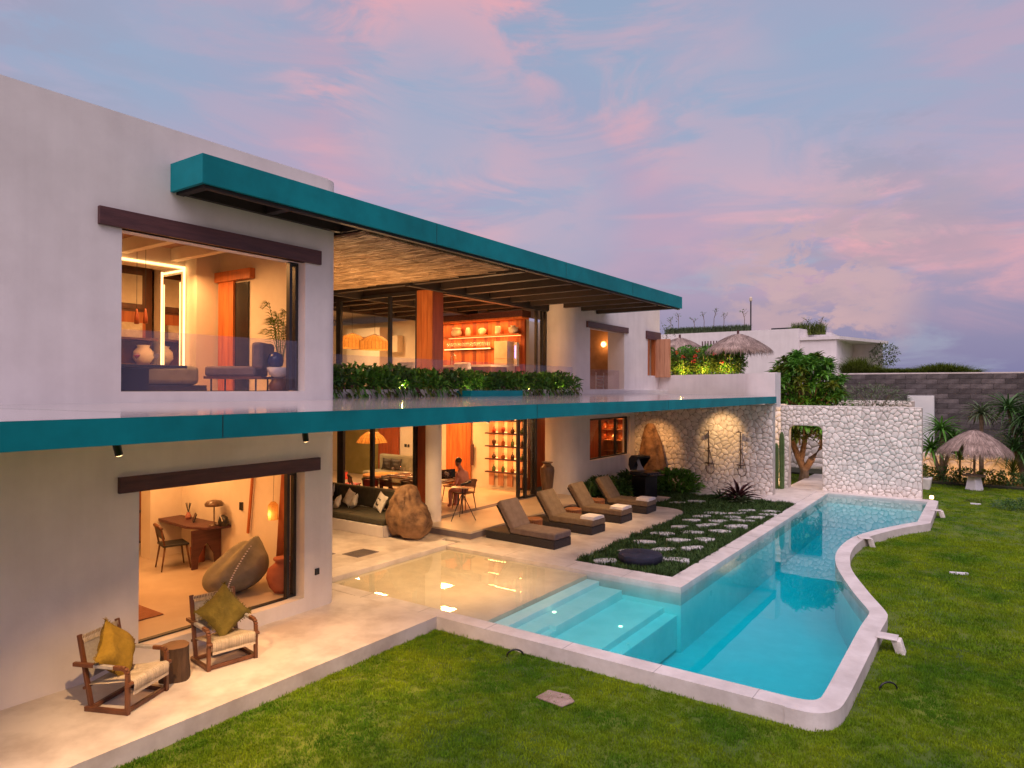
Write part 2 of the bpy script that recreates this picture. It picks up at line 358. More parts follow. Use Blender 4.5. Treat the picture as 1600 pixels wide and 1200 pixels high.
m_cactus = M('ribbed cactus skin', (.06, .11, .03), (.10, .16, .045), scale=5, rough=.6, bump=.2)
m_glass = glassy('clear pane', (.98, .985, .985), ior=1.4, schl=.8)
m_rail = glassy('balustrade glass with lilac sky haze', (.95, .94, .98), ior=1.5, schl=.4, veil=.045, veilcol=(.50, .45, .68))  # lilac veil mixed into the glass imitates the reflected sky
m_wglass = glassy('wine glass', (.95, .95, .95), ior=1.6, veil=.12, veilcol=(1, .95, .9))
m_mirror = M('mirror', (.8, .75, .68), (.8, .75, .68), rough=.03, metal=1)
m_led = emis('warm led strip', (1, .56, .22), 2.6)
m_ledr = emis('amber led strip', (1, .30, .09), 3.5)
m_bulb = emis('warm bulb', (1, .60, .26), 5)
m_tv = M('dark picture canvas', (.02, .022, .012), (.07, .075, .03), scale=5, rough=.5)
m_print = M('lilac screen', (.30, .33, .42), (.55, .5, .5), scale=4, rough=.4)
m_panelw = M('white painted board', (.66, .68, .66), (.74, .76, .74), scale=2, rough=.6)
m_warmfloor = M('wading floor plaster with warm glow', (.66, .52, .38), (.76, .61, .45), scale=3, rough=.7, big=.08)  # orange glow of the spotlights is put into this floor colour
m_charfrp = M('black enamel', (.008, .008, .01), (.014, .014, .018), scale=6, rough=.28)
m_rug = M('rust woven rug', (.26, .10, .05), (.34, .15, .08), scale=14, rough=.95, wave=('X', 12, 1, .4))

# ================================================================== GROUND, POOL, TERRACES
inner = [(-9.86, 8.2), (-1.85, 8.2), (-1.68, 8.23), (-1.585, 8.33), (-1.56, 8.6), (-1.56, 9.85), (-1.56, 11.2), (-1.54, 11.9), (-1.60, 12.2), (-1.92, 13.03), (-2.4, 14.49), (-2.62, 15.45), (-2.71, 16.36),
         (-2.70, 17.30), (-2.59, 18.17), (-2.33, 19.1), (-1.98, 20.02), (-1.56, 20.98), (-1.57, 24.9), (-4.45, 24.9), (-4.45, 11.57), (-9.86, 11.57)]
rib_in = [(-1.85, 8.2), (-1.68, 8.23), (-1.585, 8.33), (-1.56, 8.6), (-1.56, 9.85), (-1.56, 11.2), (-1.54, 11.9), (-1.60, 12.2), (-1.92, 13.03), (-2.4, 14.49), (-2.62, 15.45), (-2.71, 16.36), (-2.70, 17.30), (-2.59, 18.17), (-2.33, 19.1), (-1.98, 20.02), (-1.56, 20.98), (-1.57, 24.9)]
rib_out = [(-1.85, 7.90), (-1.56, 7.93), (-1.38, 8.12), (-1.32, 8.5), (-1.30, 9.85), (-1.29, 11.2), (-1.28, 11.88), (-1.35, 12.25), (-1.68, 13.13), (-2.15, 14.52), (-2.34, 15.45), (-2.44, 16.36), (-2.44, 17.30), (-2.34, 18.10), (-2.10, 18.95), (-1.74, 19.92), (-1.26, 20.92), (-1.29, 24.6)]
def ribbon(inn, out, z0, z1):
    mb = MB(); n = len(inn)
    for i in range(n - 1):
        (a, b), (c, d) = inn[i], inn[i + 1]; (e, f), (g, h) = out[i], out[i + 1]
        mb.add([(a, b, z1), (c, d, z1), (g, h, z1), (e, f, z1)], [(0, 1, 2, 3)])
        mb.add([(e, f, z1), (g, h, z1), (g, h, z0), (e, f, z0)], [(0, 1, 2, 3)])
        mb.add([(a, b, z1), (a, b, z0), (c, d, z0), (c, d, z1)], [(0, 1, 2, 3)])
    (a, b), (e, f) = inn[0], out[0]; mb.quad((a, b, z0), (e, f, z0), (e, f, z1), (a, b, z1))
    (a, b), (e, f) = inn[-1], out[-1]; mb.quad((a, b, z0), (e, f, z0), (e, f, z1), (a, b, z1))
    return mb
# dense curve for the ribbon
def dense(p, k=4):
    o = []
    n = len(p)
    for i in range(n - 1):
        p0 = p[max(i - 1, 0)]; p1 = p[i]; p2 = p[i + 1]; p3 = p[min(i + 2, n - 1)]
        for j in range(k):
            t = j / k; t2 = t * t; t3 = t2 * t
            o.append(tuple(.5 * ((2 * p1[q]) + (-p0[q] + p2[q]) * t + (2 * p0[q] - 5 * p1[q] + 4 * p2[q] - p3[q]) * t2 + (-p0[q] + 3 * p1[q] - 3 * p2[q] + p3[q]) * t3) for q in (0, 1)))
    o.append(p[-1]); return o
def seg_dense(p): # keep the sharp corner near the far cove
    a = dense(p[:17], 4); b = [p[-2], p[-1]]
    return a[:-1] + b
ri, ro = seg_dense(rib_in), seg_dense(rib_out)
pool_outline = [(-9.86, 8.2)] + ri + [(-4.45, 24.9), (-4.45, 11.57), (-9.86, 11.57)]
# ground sheet with the pool cut out of it
big = [(-700, -60), (700, -60), (700, 900), (-700, 900)]
tri = tessellate_polygon([[Vector((x, y, 0)) for x, y in big], [Vector((x, y, 0)) for x, y in pool_outline]])
allp = big + pool_outline
g = MB(); g.add([(x, y, -.20) for x, y in allp], tri)
struct(g, 'lawn', m_grass)

pw = MB(); n = len(pool_outline); DEEP = -1.15
for i in range(n):
    a, b = pool_outline[i], pool_outline[(i + 1) % n]
    pw.quad((*a, -.321), (*b, -.321), (*b, DEEP), (*a, DEEP))
struct(pw, 'pool_wall', m_pool)
fl = MB(); tr = tessellate_polygon([[Vector((x, y, 0)) for x, y in pool_outline]]); fl.add([(x, y, DEEP) for x, y in pool_outline], tr)
struct(fl, 'pool_floor', m_pool)
wd = MB(); wd.box(-9.855, -6.32, 8.205, 11.565, -1.1, -.078); struct(wd, 'wading_floor', m_warmfloor)
y0, y1 = 8.205, 11.565
for (xa, xb, z, ya) in ((-6.318, -6.05, -.15, y0), (-6.048, -5.58, -.24, 9.2), (-6.048, -5.70, -.24, y0), (-5.578, -4.76, -.40, y0), (-4.758, -4.52, -.50, y0)):
    s = MB(); s.box(xa, xb, ya, 9.198 if (xb == -5.70) else y1, -1.1, z); struct(s, 'pool_step', m_pool, bevel=.008)
s = MB(); s.box(-5.698, -5.582, y0, 9.198, -1.1, -.31); struct(s, 'pool_step', m_pool)
# water
wtr = glassy('pool water', (1, 1, 1), ior=1.33, bump=.03, absorb=((.07, .895, .925), 1.4))
def grow(poly, d):
    out = []; n = len(poly)
    for i in range(n):
        a, b, c = poly[i - 1], poly[i], poly[(i + 1) % n]; e1 = (Vector(b) - Vector(a)).normalized(); e2 = (Vector(c) - Vector(b)).normalized()
        n1, n2 = Vector((e1.y, -e1.x)), Vector((e2.y, -e2.x)); m_ = (n1 + n2); m_ = m_ / max(m_.length_squared / 2, .3); out.append((b[0] + m_.x * d, b[1] + m_.y * d))
    return out
wout = grow(pool_outline, .03)   # the water body reaches a little way behind the pool walls
wm = MB(); n = len(wout); trw = tessellate_polygon([[Vector((x, y, 0)) for x, y in wout]])
wm.add([(x, y, -.055) for x, y in wout], trw)
wm.add([(x, y, DEEP - .05) for x, y in wout], [tuple(reversed(t)) for t in trw])
for i in range(n):
    a, b = wout[i], wout[(i + 1) % n]; wm.quad((*a, -.055), (*b, -.055), (*b, DEEP - .05), (*a, DEEP - .05))
wo_ = struct(wm, 'pool_water', wtr); bm = bmesh.new(); bm.from_mesh(wo_.data); bmesh.ops.remove_doubles(bm, verts=bm.verts, dist=1e-4); bmesh.ops.recalc_face_normals(bm, faces=bm.faces); bm.to_mesh(wo_.data); bm.free()
for (x, y, z) in ((-5.95, 9.76, -.24), (-4.95, 10.2, -.40), (-5.05, 8.95, -.40)):
    t = thing('pool_step_light', 'small round light set in the pool step, %s' % {9.76: 'farthest from the lawn', 10.2: 'rightmost', 8.95: 'nearest the lawn'}[y], 'pool light', (x, y, z)); b = MB(); b.tube([(0, 0, 0), (0, 0, .012)], .028, 12); b.build('lens', emis('pool light lens', (1, .8, .5), 5), t)
# coping
struct(ribbon(ri, ro, -.32, 0.0), 'pool_coping', m_coping)
for bxs in ((-6.93, -1.85, 7.92, 8.2), (-10.30, -6.932, 7.93, 8.2)):
    s = MB(); s.box(*bxs, -.32, 0.0); struct(s, 'pool_coping', m_coping)
s = MB(); s.box(-10.35, -9.86, 8.2, 11.9, -.32, .02); struct(s, 'pool_coping', m_coping, bevel=.01)
s = MB(); s.prism([(-9.86, 11.57), (-4.45, 11.57), (-4.45, 12.1), (-4.83, 12.12), (-9.86, 12.12)], -.32, 0.0); struct(s, 'pool_coping', m_coping)
s = MB(); s.box(-4.83, -4.45, 12.1, 24.9, -.32, .0); struct(s, 'pool_coping', m_coping)
s = MB(); s.prism([(-4.45, 24.9), (-1.57, 24.9), (-1.29, 24.6), (-1.31, 25.2), (-1.45, 25.38), (-4.83, 25.38), (-4.83, 24.9)], -.32, .0); struct(s, 'pool_coping', m_coping)
for x in (-8.6, -7.3, -6.0, -4.7, -3.4, -2.2):
    s = MB(); s.box(x, x + .006, 7.895, 8.20, .0005, .0025); struct(s, 'coping_joint', m_pebj)
for y in (13.6, 15.1, 16.6, 18.1, 19.6, 21.1):
    s = MB(); s.box(-4.83, -4.45, y, y + .006, .0005, .0025); struct(s, 'coping_joint', m_pebj)
for x in (-8.3, -6.8, -5.6):
    s = MB(); s.box(x, x + .006, 11.57, 12.12, .0005, .0025); struct(s, 'coping_joint', m_pebj)
# terraces
s = MB(); s.box(-8.75, -6.93, -6, 7.93, -.5, 0.0); s.box(-10.3, -6.934, 7.0, 7.928, -.5, -.004); struct(s, 'terrace', m_floor)
s = MB(); s.box(-22, -10.352, 7.0, 12.3, -.4, 0.002); struct(s, 'terrace', m_floor)
tp = [(-9.86, 12.12), (-6.93, 12.12), (-6.96, 17.6), (-6.99, 18.1), (-7.06, 18.5), (-7.2, 18.82), (-7.4, 19.0), (-7.75, 19.12), (-10.7, 19.14), (-10.7, 12.12)]
s = MB(); s.prism(tp, -.3, -.001); struct(s, 'lounger_terrace', m_floor)
s = MB(); s.box(-21.5, -9.75, 12.3, 18.4, -.3, .19); struct(s, 'dining_floor', m_floorin, bevel=.006)
s = MB(); s.box(-21.5, -9.748, 12.298, 18.402, .02, .15); struct(s, 'platform_riser', m_purple)
s = MB(); s.box(-8.2, -4.83, 22.05, 25.0, -.15, .02); struct(s, 'shower_path', m_coping, bevel=.008)
s = MB(); s.box(-9.4, -5.9, 22.5, 23.15, -.1, .03); struct(s, 'shower_path', m_floor)
s = MB(); s.box(-5.9, -4.6, 25.0, 30.2, -.2, .012); struct(s, 'garden_path', m_floor)
s = MB(); s.quad((-10.7, 12.125, -.04), (-4.835, 12.125, -.04), (-4.835, 22.1, -.04), (-10.7, 23.2, -.04)); struct(s, 'garden_bed', m_bedsoil)
s = MB(); s.box(-10.4, -8.35, 19.6, 20.9, -.1, .015); struct(s, 'barbecue_pad', m_floor)
s = MB(); s.box(-12, 12, 31.2, 33.2, -.3, -.10); struct(s, 'flower_bed', m_bedsoil)

# ================================================================== GRASS (scattered tufts)
def tuft(name, mat, nbl, h, rad, wd, loc, rng, lean=.5):
    mb = MB()
    for i in range(nbl):
        a = rng.uniform(0, 6.28); r = rad * math.sqrt(rng.random()); bx, by = r * math.cos(a), r * math.sin(a)
        d = rng.uniform(0, 6.28); hh = h * rng.uniform(.55, 1.15); ln = lean * hh * rng.uniform(.2, 1.2)
        px_, py_ = -math.sin(d) * wd, math.cos(d) * wd; tx, ty = math.cos(d) * ln, math.sin(d) * ln
        mb.add([(bx - px_, by - py_, 0), (bx + px_, by + py_, 0), (bx + tx * .4 + px_ * .8, by + ty * .4 + py_ * .8, hh * .6), (bx + tx * .4 - px_ * .8, by + ty * .4 - py_ * .8, hh * .6), (bx + tx, by + ty, hh)], [(0, 1, 2, 3), (3, 2, 4)])
    o = mb.build(name, mat, recalc=False, loc=loc); o['kind'] = 'stuff'; return o
rg = random.Random(3)
tuft_a = tuft('grass_tuft', m_blade, 30, .030, .06, .0032, (-4.9, 6.6, -.2), rg)
tuft_b = tuft('grass_tuft', m_blade, 30, .036, .12, .006, (-1.0, 14.6, -.2), rg)
tuft_c = tuft('ground_cover_tuft', m_bedblade, 22, .10, .07, .007, (-6.6, 13.0, -.04), rg, .8)
def scatter(name, polys, z, tf, density, mat, seed, holes=None):
    mb = MB()
    tr = tessellate_polygon([[Vector((x, y, 0)) for x, y in p] for p in polys])
    pts = [q for p in polys for q in p]; mb.add([(x, y, z) for x, y in pts], tr)
    o = mb.build(name, mat); o['kind'] = 'stuff'
    ng = bpy.data.node_groups.new(name, 'GeometryNodeTree')
    ng.interface.new_socket('Geometry', in_out='INPUT', socket_type='NodeSocketGeometry'); ng.interface.new_socket('Geometry', in_out='OUTPUT', socket_type='NodeSocketGeometry')
    A = ng.nodes.new; l = ng.links.new
    gi, go = A('NodeGroupInput'), A('NodeGroupOutput'); dp = A('GeometryNodeDistributePointsOnFaces'); dp.inputs['Density'].default_value = density; dp.inputs['Seed'].default_value = seed
    oi = A('GeometryNodeObjectInfo'); oi.inputs[0].default_value = tf; oi.transform_space = 'ORIGINAL'; oi.inputs['As Instance'].default_value = True
    ip = A('GeometryNodeInstanceOnPoints'); rr = A('FunctionNodeRandomValue'); rr.data_type = 'FLOAT_VECTOR'; rr.inputs[1].default_value = (.25, .25, 6.28); rr.inputs[0].default_value = (-.25, -.25, 0)
    rs = A('FunctionNodeRandomValue'); rs.inputs[2].default_value = .7; rs.inputs[3].default_value = 1.25; jn = A('GeometryNodeJoinGeometry')
    l(gi.outputs[0], dp.inputs[0]); l(dp.outputs[0], ip.inputs['Points']); l(oi.outputs['Geometry'], ip.inputs['Instance']); l(rr.outputs[0], ip.inputs['Rotation']); l(rs.outputs[1], ip.inputs['Scale'])
    l(ip.outputs[0], jn.inputs[0]); l(gi.outputs[0], jn.inputs[0]); l(jn.outputs[0], go.inputs[0])
    md = o.modifiers.new('scatter', 'NODES'); md.node_group = ng
    return o
near = [(-6.93, 1.0), (4, 1.0), (6, 8), (6, 11.5), (-1.26, 11.5), (-1.26, 8.5), (-1.35, 8.05), (-1.6, 7.88), (-6.93, 7.88)]
scatter('lawn_grass', [near], -.196, tuft_a, 400, m_grass, 1)
mid = [(-1.26, 11.5), (9, 11.5), (9, 20), (-1.75, 20)] + [(-1.75, 19.92), (-2.0, 19.0), (-2.25, 18.10), (-2.38, 17.30), (-2.38, 16.36), (-2.28, 15.45), (-2.1, 14.52), (-1.62, 13.13), (-1.30, 12.25)]
scatter('lawn_grass', [mid], -.196, tuft_b, 130, m_grass, 2)
far_ = [(-1.75, 20), (12, 20), (14, 31.3), (-12, 31.3), (-12, 25.8), (-1.3, 25.8), (-1.24, 24.6), (-1.24, 20.9)]
scatter('lawn_grass', [far_], -.196, tuft_b, 50, m_grass, 3)
bedp = [(-6.92, 12.14), (-4.86, 12.14), (-4.86, 22.0), (-8.2, 22.0), (-10.4, 22.9), (-10.4, 20.95), (-8.3, 20.95), (-8.3, 19.6), (-8.3, 19.16), (-7.7, 19.16), (-7.35, 19.06), (-7.1, 18.85), (-6.95, 18.4)]
scatter('garden_ground_cover', [bedp], -.037, tuft_c, 150, m_bedsoil, 4)

# ================================================================== VILLA
villa = thing('villa', 'white two storey villa with teal roof edges and large lit openings', 'house', (-8.75, 7.5, 0))
def vb(mb, name, mat, parent=None, **k):
    """part of the villa, coordinates given in world space"""
    o = mb.build(name, mat, **k); o.parent = parent or villa
    o.matrix_parent_inverse = Matrix.Translation(-(villa.location))
    if parent: o.matrix_parent_inverse = Matrix.Identity(4); 
    return o
XW = -8.75
w = MB()
XI = XW - .28
w.box(XI, XW, -6, 4.12, 2.9, 6.87); w.box(XI, XW, -6, 4.35, -.3, 2.9)
w.box(XI, XW, 4.12, 6.87, 5.45, 6.87); w.box(XI, XW, 4.12, 6.87, 2.9, 3.44)
w.box(XI, XW, 4.35, 6.88, 2.19, 2.9); w.box(XI, XW, 4.35, 6.88, -.3, .215)
w.box(XI, XW, 6.87, 7.3, 2.9, 6.87); w.box(XI, XW, 6.88, 7.3, -.3, 2.9)
prof = [(XI, 7.3), (XW, 7.3)] + [(XW - .28 + .28 * math.cos(R(a)), 7.3 + .28 * math.sin(R(a))) for a in range(10, 90, 10)] + [(XI, 7.58)]
w.prism(prof, -.3, 6.86)
w.box(-22, XI, 7.38, 7.58, -.3, 6.86)
vb(w, 'wall', m_wall, auto=True); w = MB()
# right-hand block
XR = -10.7; XRI = XR - .3
w.box(XRI, XR, 18.9, 25.5, 2.5, 3.47); w.box(XRI, XR, 18.9, 19.75, -.3, 2.5); w.box(XRI, XR, 22.8, 25.5, -.3, 2.5); w.box(XRI, XR, 19.75, 22.8, -.3, 1.13)
w.box(XRI, XR, 18.9, 19.75, 3.47, 6.72); w.box(XRI, XR, 19.75, 22.3, 5.49, 6.72); w.box(XRI, XR, 22.3, 24.35, 3.47, 6.72)
w.box(XRI, XR, 24.35, 25.1, 5.4, 6.72); w.box(XRI, XR, 24.35, 25.1, 3.47, 4.0); w.box(XRI, XR, 25.1, 25.5, 3.47, 6.72)
rp = [(XR - .7 + .7 * math.sin(R(a)), 18.9 - .7 * math.cos(R(a))) for a in range(0, 91, 9)]
w.prism([(-11.45, 18.2)] + rp + [(XRI, 18.9), (-11.45, 18.5)], -.3, 6.7)
w.box(-14.6, XRI, 25.2, 25.5, -.3, 6.7)
w.box(-11.35, XRI, 22.3, 22.55, 3.3, 6.1); w.box(-12.3, XRI, 19.2, 19.4, 3.3, 6.2)
vb(w, 'wall', m_wall, auto=True)
# back and inner walls (cream)
wi = MB()
wi.box(-22, -21.7, 0, 26, 0, 6.6)                       # rear wall of the house
wi.box(-22, XI - .002, 3.0, 3.2, 0.2, 6.6)              # study / bedroom left wall
wi.box(-17.2, -17.0, 3.2, 7.38, .2, 6.6)
wi.box(-13.45, -13.1, 6.72, 7.378, .2, 3.0)             # closet stub in the study
wi.box(-21.7, -12.5, 18.15, 18.35, .19, 2.95); wi.box(-21.7, -12.2, 18.2, 18.4, 3.4, 5.95)
wi.box(XRI - .001, -11.0, 7.4, 7.41, 3, 3.1)
vb(wi, 'inner_wall', m_wallin)
w = MB(); w.box(-21.7, XI - .002, 7.33, 7.378, .2, 3.0); w.box(-13.4, XI - .002, 7.33, 7.378, 3.4, 6.2); w.box(-13.3, -11.82, 6.87, 7.329, 3.4, 6.2)
vb(w, 'inner_wall', m_wallin)
# floors and roofs
w = MB(); w.box(-21.7, XI, 3.2, 7.33, .05, .22); w.box(XI, XI + .08, 4.35, 6.88, .17, .217); vb(w, 'study_floor', m_floorin)
w = MB(); w.box(-21.7, XI, 3.2, 7.33, 3.02, 3.43); w.box(-21.7, -10.35, 7.58, 18.2, 3.05, 3.42); w.box(-21.7, XRI, 18.4, 25.2, 3.05, 3.46); vb(w, 'upper_floor', m_floorin)
w = MB(); w.box(-21.9, XI, -6, 7.4, 6.2, 6.5); w.box(-21.9, -8.05, 7.6, 20.85, 6.18, 6.38); w.box(-14, XRI, 18.5, 25.2, 6.1, 6.4); w.box(-8.8, -8.05, 4.76, 7.6, 6.18, 6.38); vb(w, 'roof', m_under)
w = MB(); w.box(-21.7, XI, 3.2, 7.33, 2.85, 3.018); vb(w, 'study_ceiling', m_wallin)
# lintels
for (x, ya, yb, za, zb) in ((XW, 3.84, 7.15, 5.45, 5.67), (XW, 4.09, 7.15, 2.19, 2.39)):
    w = MB(); w.box(x - .1, x + .05, ya, yb, za, zb); vb(w, 'lintel', m_lintel, bevel=.006)
for (ya, yb, za, zb) in ((19.49, 22.55, 5.48, 5.68), (24.16, 25.5, 5.39, 5.70)):
    w = MB(); w.box(XR - .1, XR + .06, ya, yb, za, zb); vb(w, 'lintel', m_lintel, bevel=.006)
w = MB(); w.box(XR - .12, XR + .01, 24.36, 24.5, 4.0, 5.39); w.box(XR - .12, XR + .01, 24.95, 25.1, 4.0, 5.39); vb(w, 'window_frame', m_orange)
w = MB(); w.box(XR - .04, XR + .60, 25.08, 25.14, 3.93, 5.42); sh = vb(w, 'shutter', m_shutter, bevel=.004, label='open cedar shutter beside the small window')
for k in range(3):
    w = MB(); w.box(XR - .03 + k * .205, XR - .03 + k * .205 + .195, 25.06, 25.078, 3.94, 5.41); o = w.build('board', m_shutter); o.parent = sh
# canopy: teal fascia with exposed beams
w = MB(); w.box(-8.05, -8.0, 4.72, 20.87, 6.04, 6.41); w.box(XW, -8.05, 4.72, 4.77, 6.04, 6.41); w.box(XR, -8.05, 20.82, 20.87, 6.04, 6.41)
vb(w, 'canopy_fascia', m_teal, bevel=.004)
w = MB(); w.box(-8.13, -8.055, 4.78, 20.8, 6.0, 6.17); vb(w, 'rim_beam', m_dark)
w = MB(); w.box(-8.16, -8.145, 4.85, 20.7, 6.005, 6.02); vb(w, 'rim_trim', m_cush)
w = MB(); w.box(XW + .003, -8.16, 4.8, 4.9, 6.02, 6.16); vb(w, 'rim_beam', m_dark)
for yb in (6.1, 7.55):
    w = MB(); w.box(-8.74, -8.16, yb, yb + .12, 6.04, 6.17); vb(w, 'beam', m_dark)
w = MB(); w.box(-8.745, -8.66, 4.9, 7.5, 6.03, 6.17); vb(w, 'beam', m_dark)
for i in range(9):                                   # cross beams right of the bamboo
    yb = 12.0 + i * 1.02
    w = MB(); w.box(-17.5 if yb < 18 else XR - .05, -8.16, yb, yb + .16, 5.98, 6.17); vb(w, 'beam', m_dark)
for xb in (-11.38, -14.2, -17.0):
    w = MB(); w.box(xb - .07, xb + .07, 11.9, 18.19, 5.93, 6.16); vb(w, 'beam', m_dark)
w = MB(); w.box(-18, -8.2, 11.6, 20.8, 6.165, 6.178); vb(w, 'ceiling_board', m_ceil)
w = MB(); w.box(-18, XI, 3.2, 7.33, 6.02, 6.05); vb(w, 'ceiling_board', m_ceil)
for yb in (3.9, 4.8, 5.7, 6.6):
    w = MB(); w.box(-13.0, XI - .01, yb, yb + .14, 5.80, 6.02); vb(w, 'beam', m_wallin)
w = MB(); w.box(-12.55, -12.2, 3.3, 7.3, 5.66, 6.02); vb(w, 'cove_beam', m_wallin)
w = MB(); w.box(-12.2, -12.17, 3.4, 6.86, 5.68, 5.72); vb(w, 'led_strip', m_led)
w = MB(); w.box(XI - .05, XI - .02, 4.2, 6.8, 5.50, 5.53); vb(w, 'led_strip', m_ledr)
for yj in (9.1, 13.6, 17.2):
    w = MB(); w.box(-7.999, -7.996, yj, yj + .006, 6.05, 6.40); vb(w, 'fascia_joint', m_dark)
for yj in (3.6, 8.9, 14.2, 19.4):
    w = MB(); w.box(-5.749, -5.746, yj, yj + .006, 3.04, 3.245); vb(w, 'fascia_joint', m_dark)
w = MB(); w.quad((-8.7, 2.2, 3.2995 + .004), (-5.9, 3.4, 3.2525 + .004), (-5.9, 3.412, 3.2525 + .004), (-8.7, 2.212, 3.2995 + .004)); vb(w, 'screed_joint', m_dark)
# bamboo ceiling: split canes
bam = MB(); rb = random.Random(5)
for k in range(5200):
    y = rb.uniform(7.65, 11.62); x0 = rb.uniform(-14.6, -8.25); ln = rb.uniform(.5, 1.5); a = rb.gauss(0, .07); z = 5.985 + rb.uniform(-.018, .02); r = rb.uniform(.004, .0095)
    p = (x0, y, z); q = (min(x0 + ln * math.cos(a), -8.19), y + ln * math.sin(a), z + rb.uniform(-.015, .015)); bam.bar(p, q, r * 2, r * 1.4)
vb(bam, 'bamboo_cane', m_bamboo, kind='stuff', recalc=False)
w = MB(); w.box(-15, -8.2, 7.62, 11.55, 6.01, 6.03); vb(w, 'bamboo_backing', m_ceil)
# lower roof slab, sloping to its edge
w = MB()
xa, xb_, ya, yb = -5.75, -10.7, -6.0, 23.42
w.quad((xa, ya, 3.25), (xa, yb, 3.25), (xb_, yb, 3.335), (xb_, ya, 3.335)); vb(w, 'roof_slab_top', m_slabtop)
w = MB(); w.box(-5.80, -5.75, -6, 23.45, 3.03, 3.249); w.box(XR, -5.802, 23.40, 23.45, 3.03, 3.249); vb(w, 'slab_fascia', m_teal)
w = MB(); w.box(XW, -5.802, -6, 7.58, 3.035, 3.24); w.box(-11.45, -5.802, 7.58, 18.2, 3.035, 3.24); w.box(XR, -5.802, 18.2, 23.398, 3.035, 3.24); vb(w, 'soffit', m_wall)
w = MB(); w.box(-21.6, -11.45, 7.58, 12.9, 3.034, 3.048); w.box(-21.6, -11.45, 12.9, 18.15, 2.9, 2.96); vb(w, 'soffit', m_wallin)
# planter behind the slab, ledge and balustrades
w = MB(); w.box(-10.2, -9.6, 7.6, 17.0, 3.2, 3.465); w.box(-10.85, -10.25, 17.0, 25.9, 3.2, 3.45); vb(w, 'planter_wall', m_wall, bevel=.01)
w = MB(); w.box(-9.62, -9.2, 11.6, 13.6, 3.2, 3.44); vb(w, 'teal_strip', m_teal)  # teal box set against the planter front
for i in range(5):
    ya = 7.62 + i * 2.06
    w = MB(); w.box(-10.31, -10.295, ya, ya + 2.04, 3.46, 4.14); vb(w, 'balustrade_pane', m_rail)
w = MB(); w.box(-8.86, -8.845, 4.14, 6.80, 3.445, 4.22); vb(w, 'balustrade_pane', m_rail)
w = MB(); w.box(-10.9, -10.885, 19.77, 22.28, 3.465, 4.14); vb(w, 'balustrade_pane', m_rail)
# columns
w = MB(); w.tube([(-11.36, 12.84, .17), (-11.36, 12.84, 3.03)], .20, 32); vb(w, 'round_column', m_wall, auto=True)
w = MB(); w.box(-12.05, -11.5, 13.0, 13.28, .19, 2.95); c_ = vb(w, 'timber_column', m_redwood, bevel=.01)
w = MB(); w.box(-12.0, -11.47, 12.92, 13.32, 3.42, 6.0); vb(w, 'timber_column', m_redwood, bevel=.01)
for k in range(3):
    w = MB(); w.box(-12.0 + k * .177 + .004, -12.0 + (k + 1) * .177 - .004, 12.895, 12.918, 3.42, 5.98); vb(w, 'column_board', m_orange)
# glazing: upper
def frame(x0, x1, y0, y1, z0, z1, t=.05, mull=(), axis='x', head=True):
    """window in a plane; axis = direction it runs along; returns frame with panes"""
    w = MB(); d = .04
    def bx(a0, a1, za, zb):
        if axis == 'x': w.box(a0, a1, y0 - d, y0 + d, za, zb)
        else: w.box(x0 - d, x0 + d, a0, a1, za, zb)
    a0, a1 = (x0, x1) if axis == 'x' else (y0, y1)
    bx(a0, a0 + t, z0, z1); bx(a1 - t, a1, z0, z1); bx(a0 + t, a1 - t, z1 - t, z1); bx(a0 + t, a1 - t, z0, z0 + t * .6)
    for m_ in mull: bx(m_ - t / 2, m_ + t / 2, z0 + t * .6, z1 - t)
    fr = vb(w, 'window_frame', m_black)
    ed = [a0] + list(mull) + [a1]
    for i in range(len(ed) - 1):
        p = MB()
        if axis == 'x': p.box(ed[i] + t, ed[i + 1] - t, y0 - .004, y0 + .004, z0 + t, z1 - t)
        else: p.box(x0 - .004, x0 + .004, ed[i] + t, ed[i + 1] - t, z0 + t, z1 - t)
        o = p.build('pane', m_glass); o.parent = fr
    return fr
frame(-15.05, -12.02, 13.0, 13.0, 3.42, 6.0, .09, (-13.05,), 'x')
frame(-20.5, -15.06, 13.0, 13.0, 3.42, 6.0, .09, (-17.7,), 'x')
frame(-14.95, -12.06, 13.0, 13.0, .19, 2.92, .12, (-13.7,), 'x')
frame(-20.5, -14.96, 13.0, 13.0, .19, 2.92, .12, (-17.7,), 'x')
for k, yy in enumerate((17.75, 17.95)):
    frame(-11.52 + k * .08, 0, yy - .02, 18.2, 3.42, 6.0, .07, (), 'y')
frame(-11.52, 0, 16.75, 17.62, .19, 2.95, .10, (), 'y')
frame(-11.44, 0, 17.0, 17.66, .19, 2.95, .10, (), 'y')
w = MB(); w.box(-11.55, -11.35, 13.3, 18.2, 5.90, 5.97); vb(w, 'sliding_track', m_black)
w = MB(); w.box(-11.6, -11.35, 13.1, 18.1, .175, .197); vb(w, 'floor_track', m_purple)
frame(-10.86, 0, 19.75, 22.8, 1.13, 2.5, .07, (20.75, 21.9), 'y')
frame(-8.95, 0, 6.70, 6.86, 3.45, 5.45, .05, (), 'y'); frame(-8.98, 0, 6.70, 6.87, .22, 2.18, .05, (), 'y')
w = MB(); w.box(-9.0, -8.92, 4.35, 6.7, .217, .235); vb(w, 'floor_track', m_black); w = MB(); w.box(-9.0, -8.92, 4.12, 6.7, 3.441, 3.45); vb(w, 'floor_track', m_black)
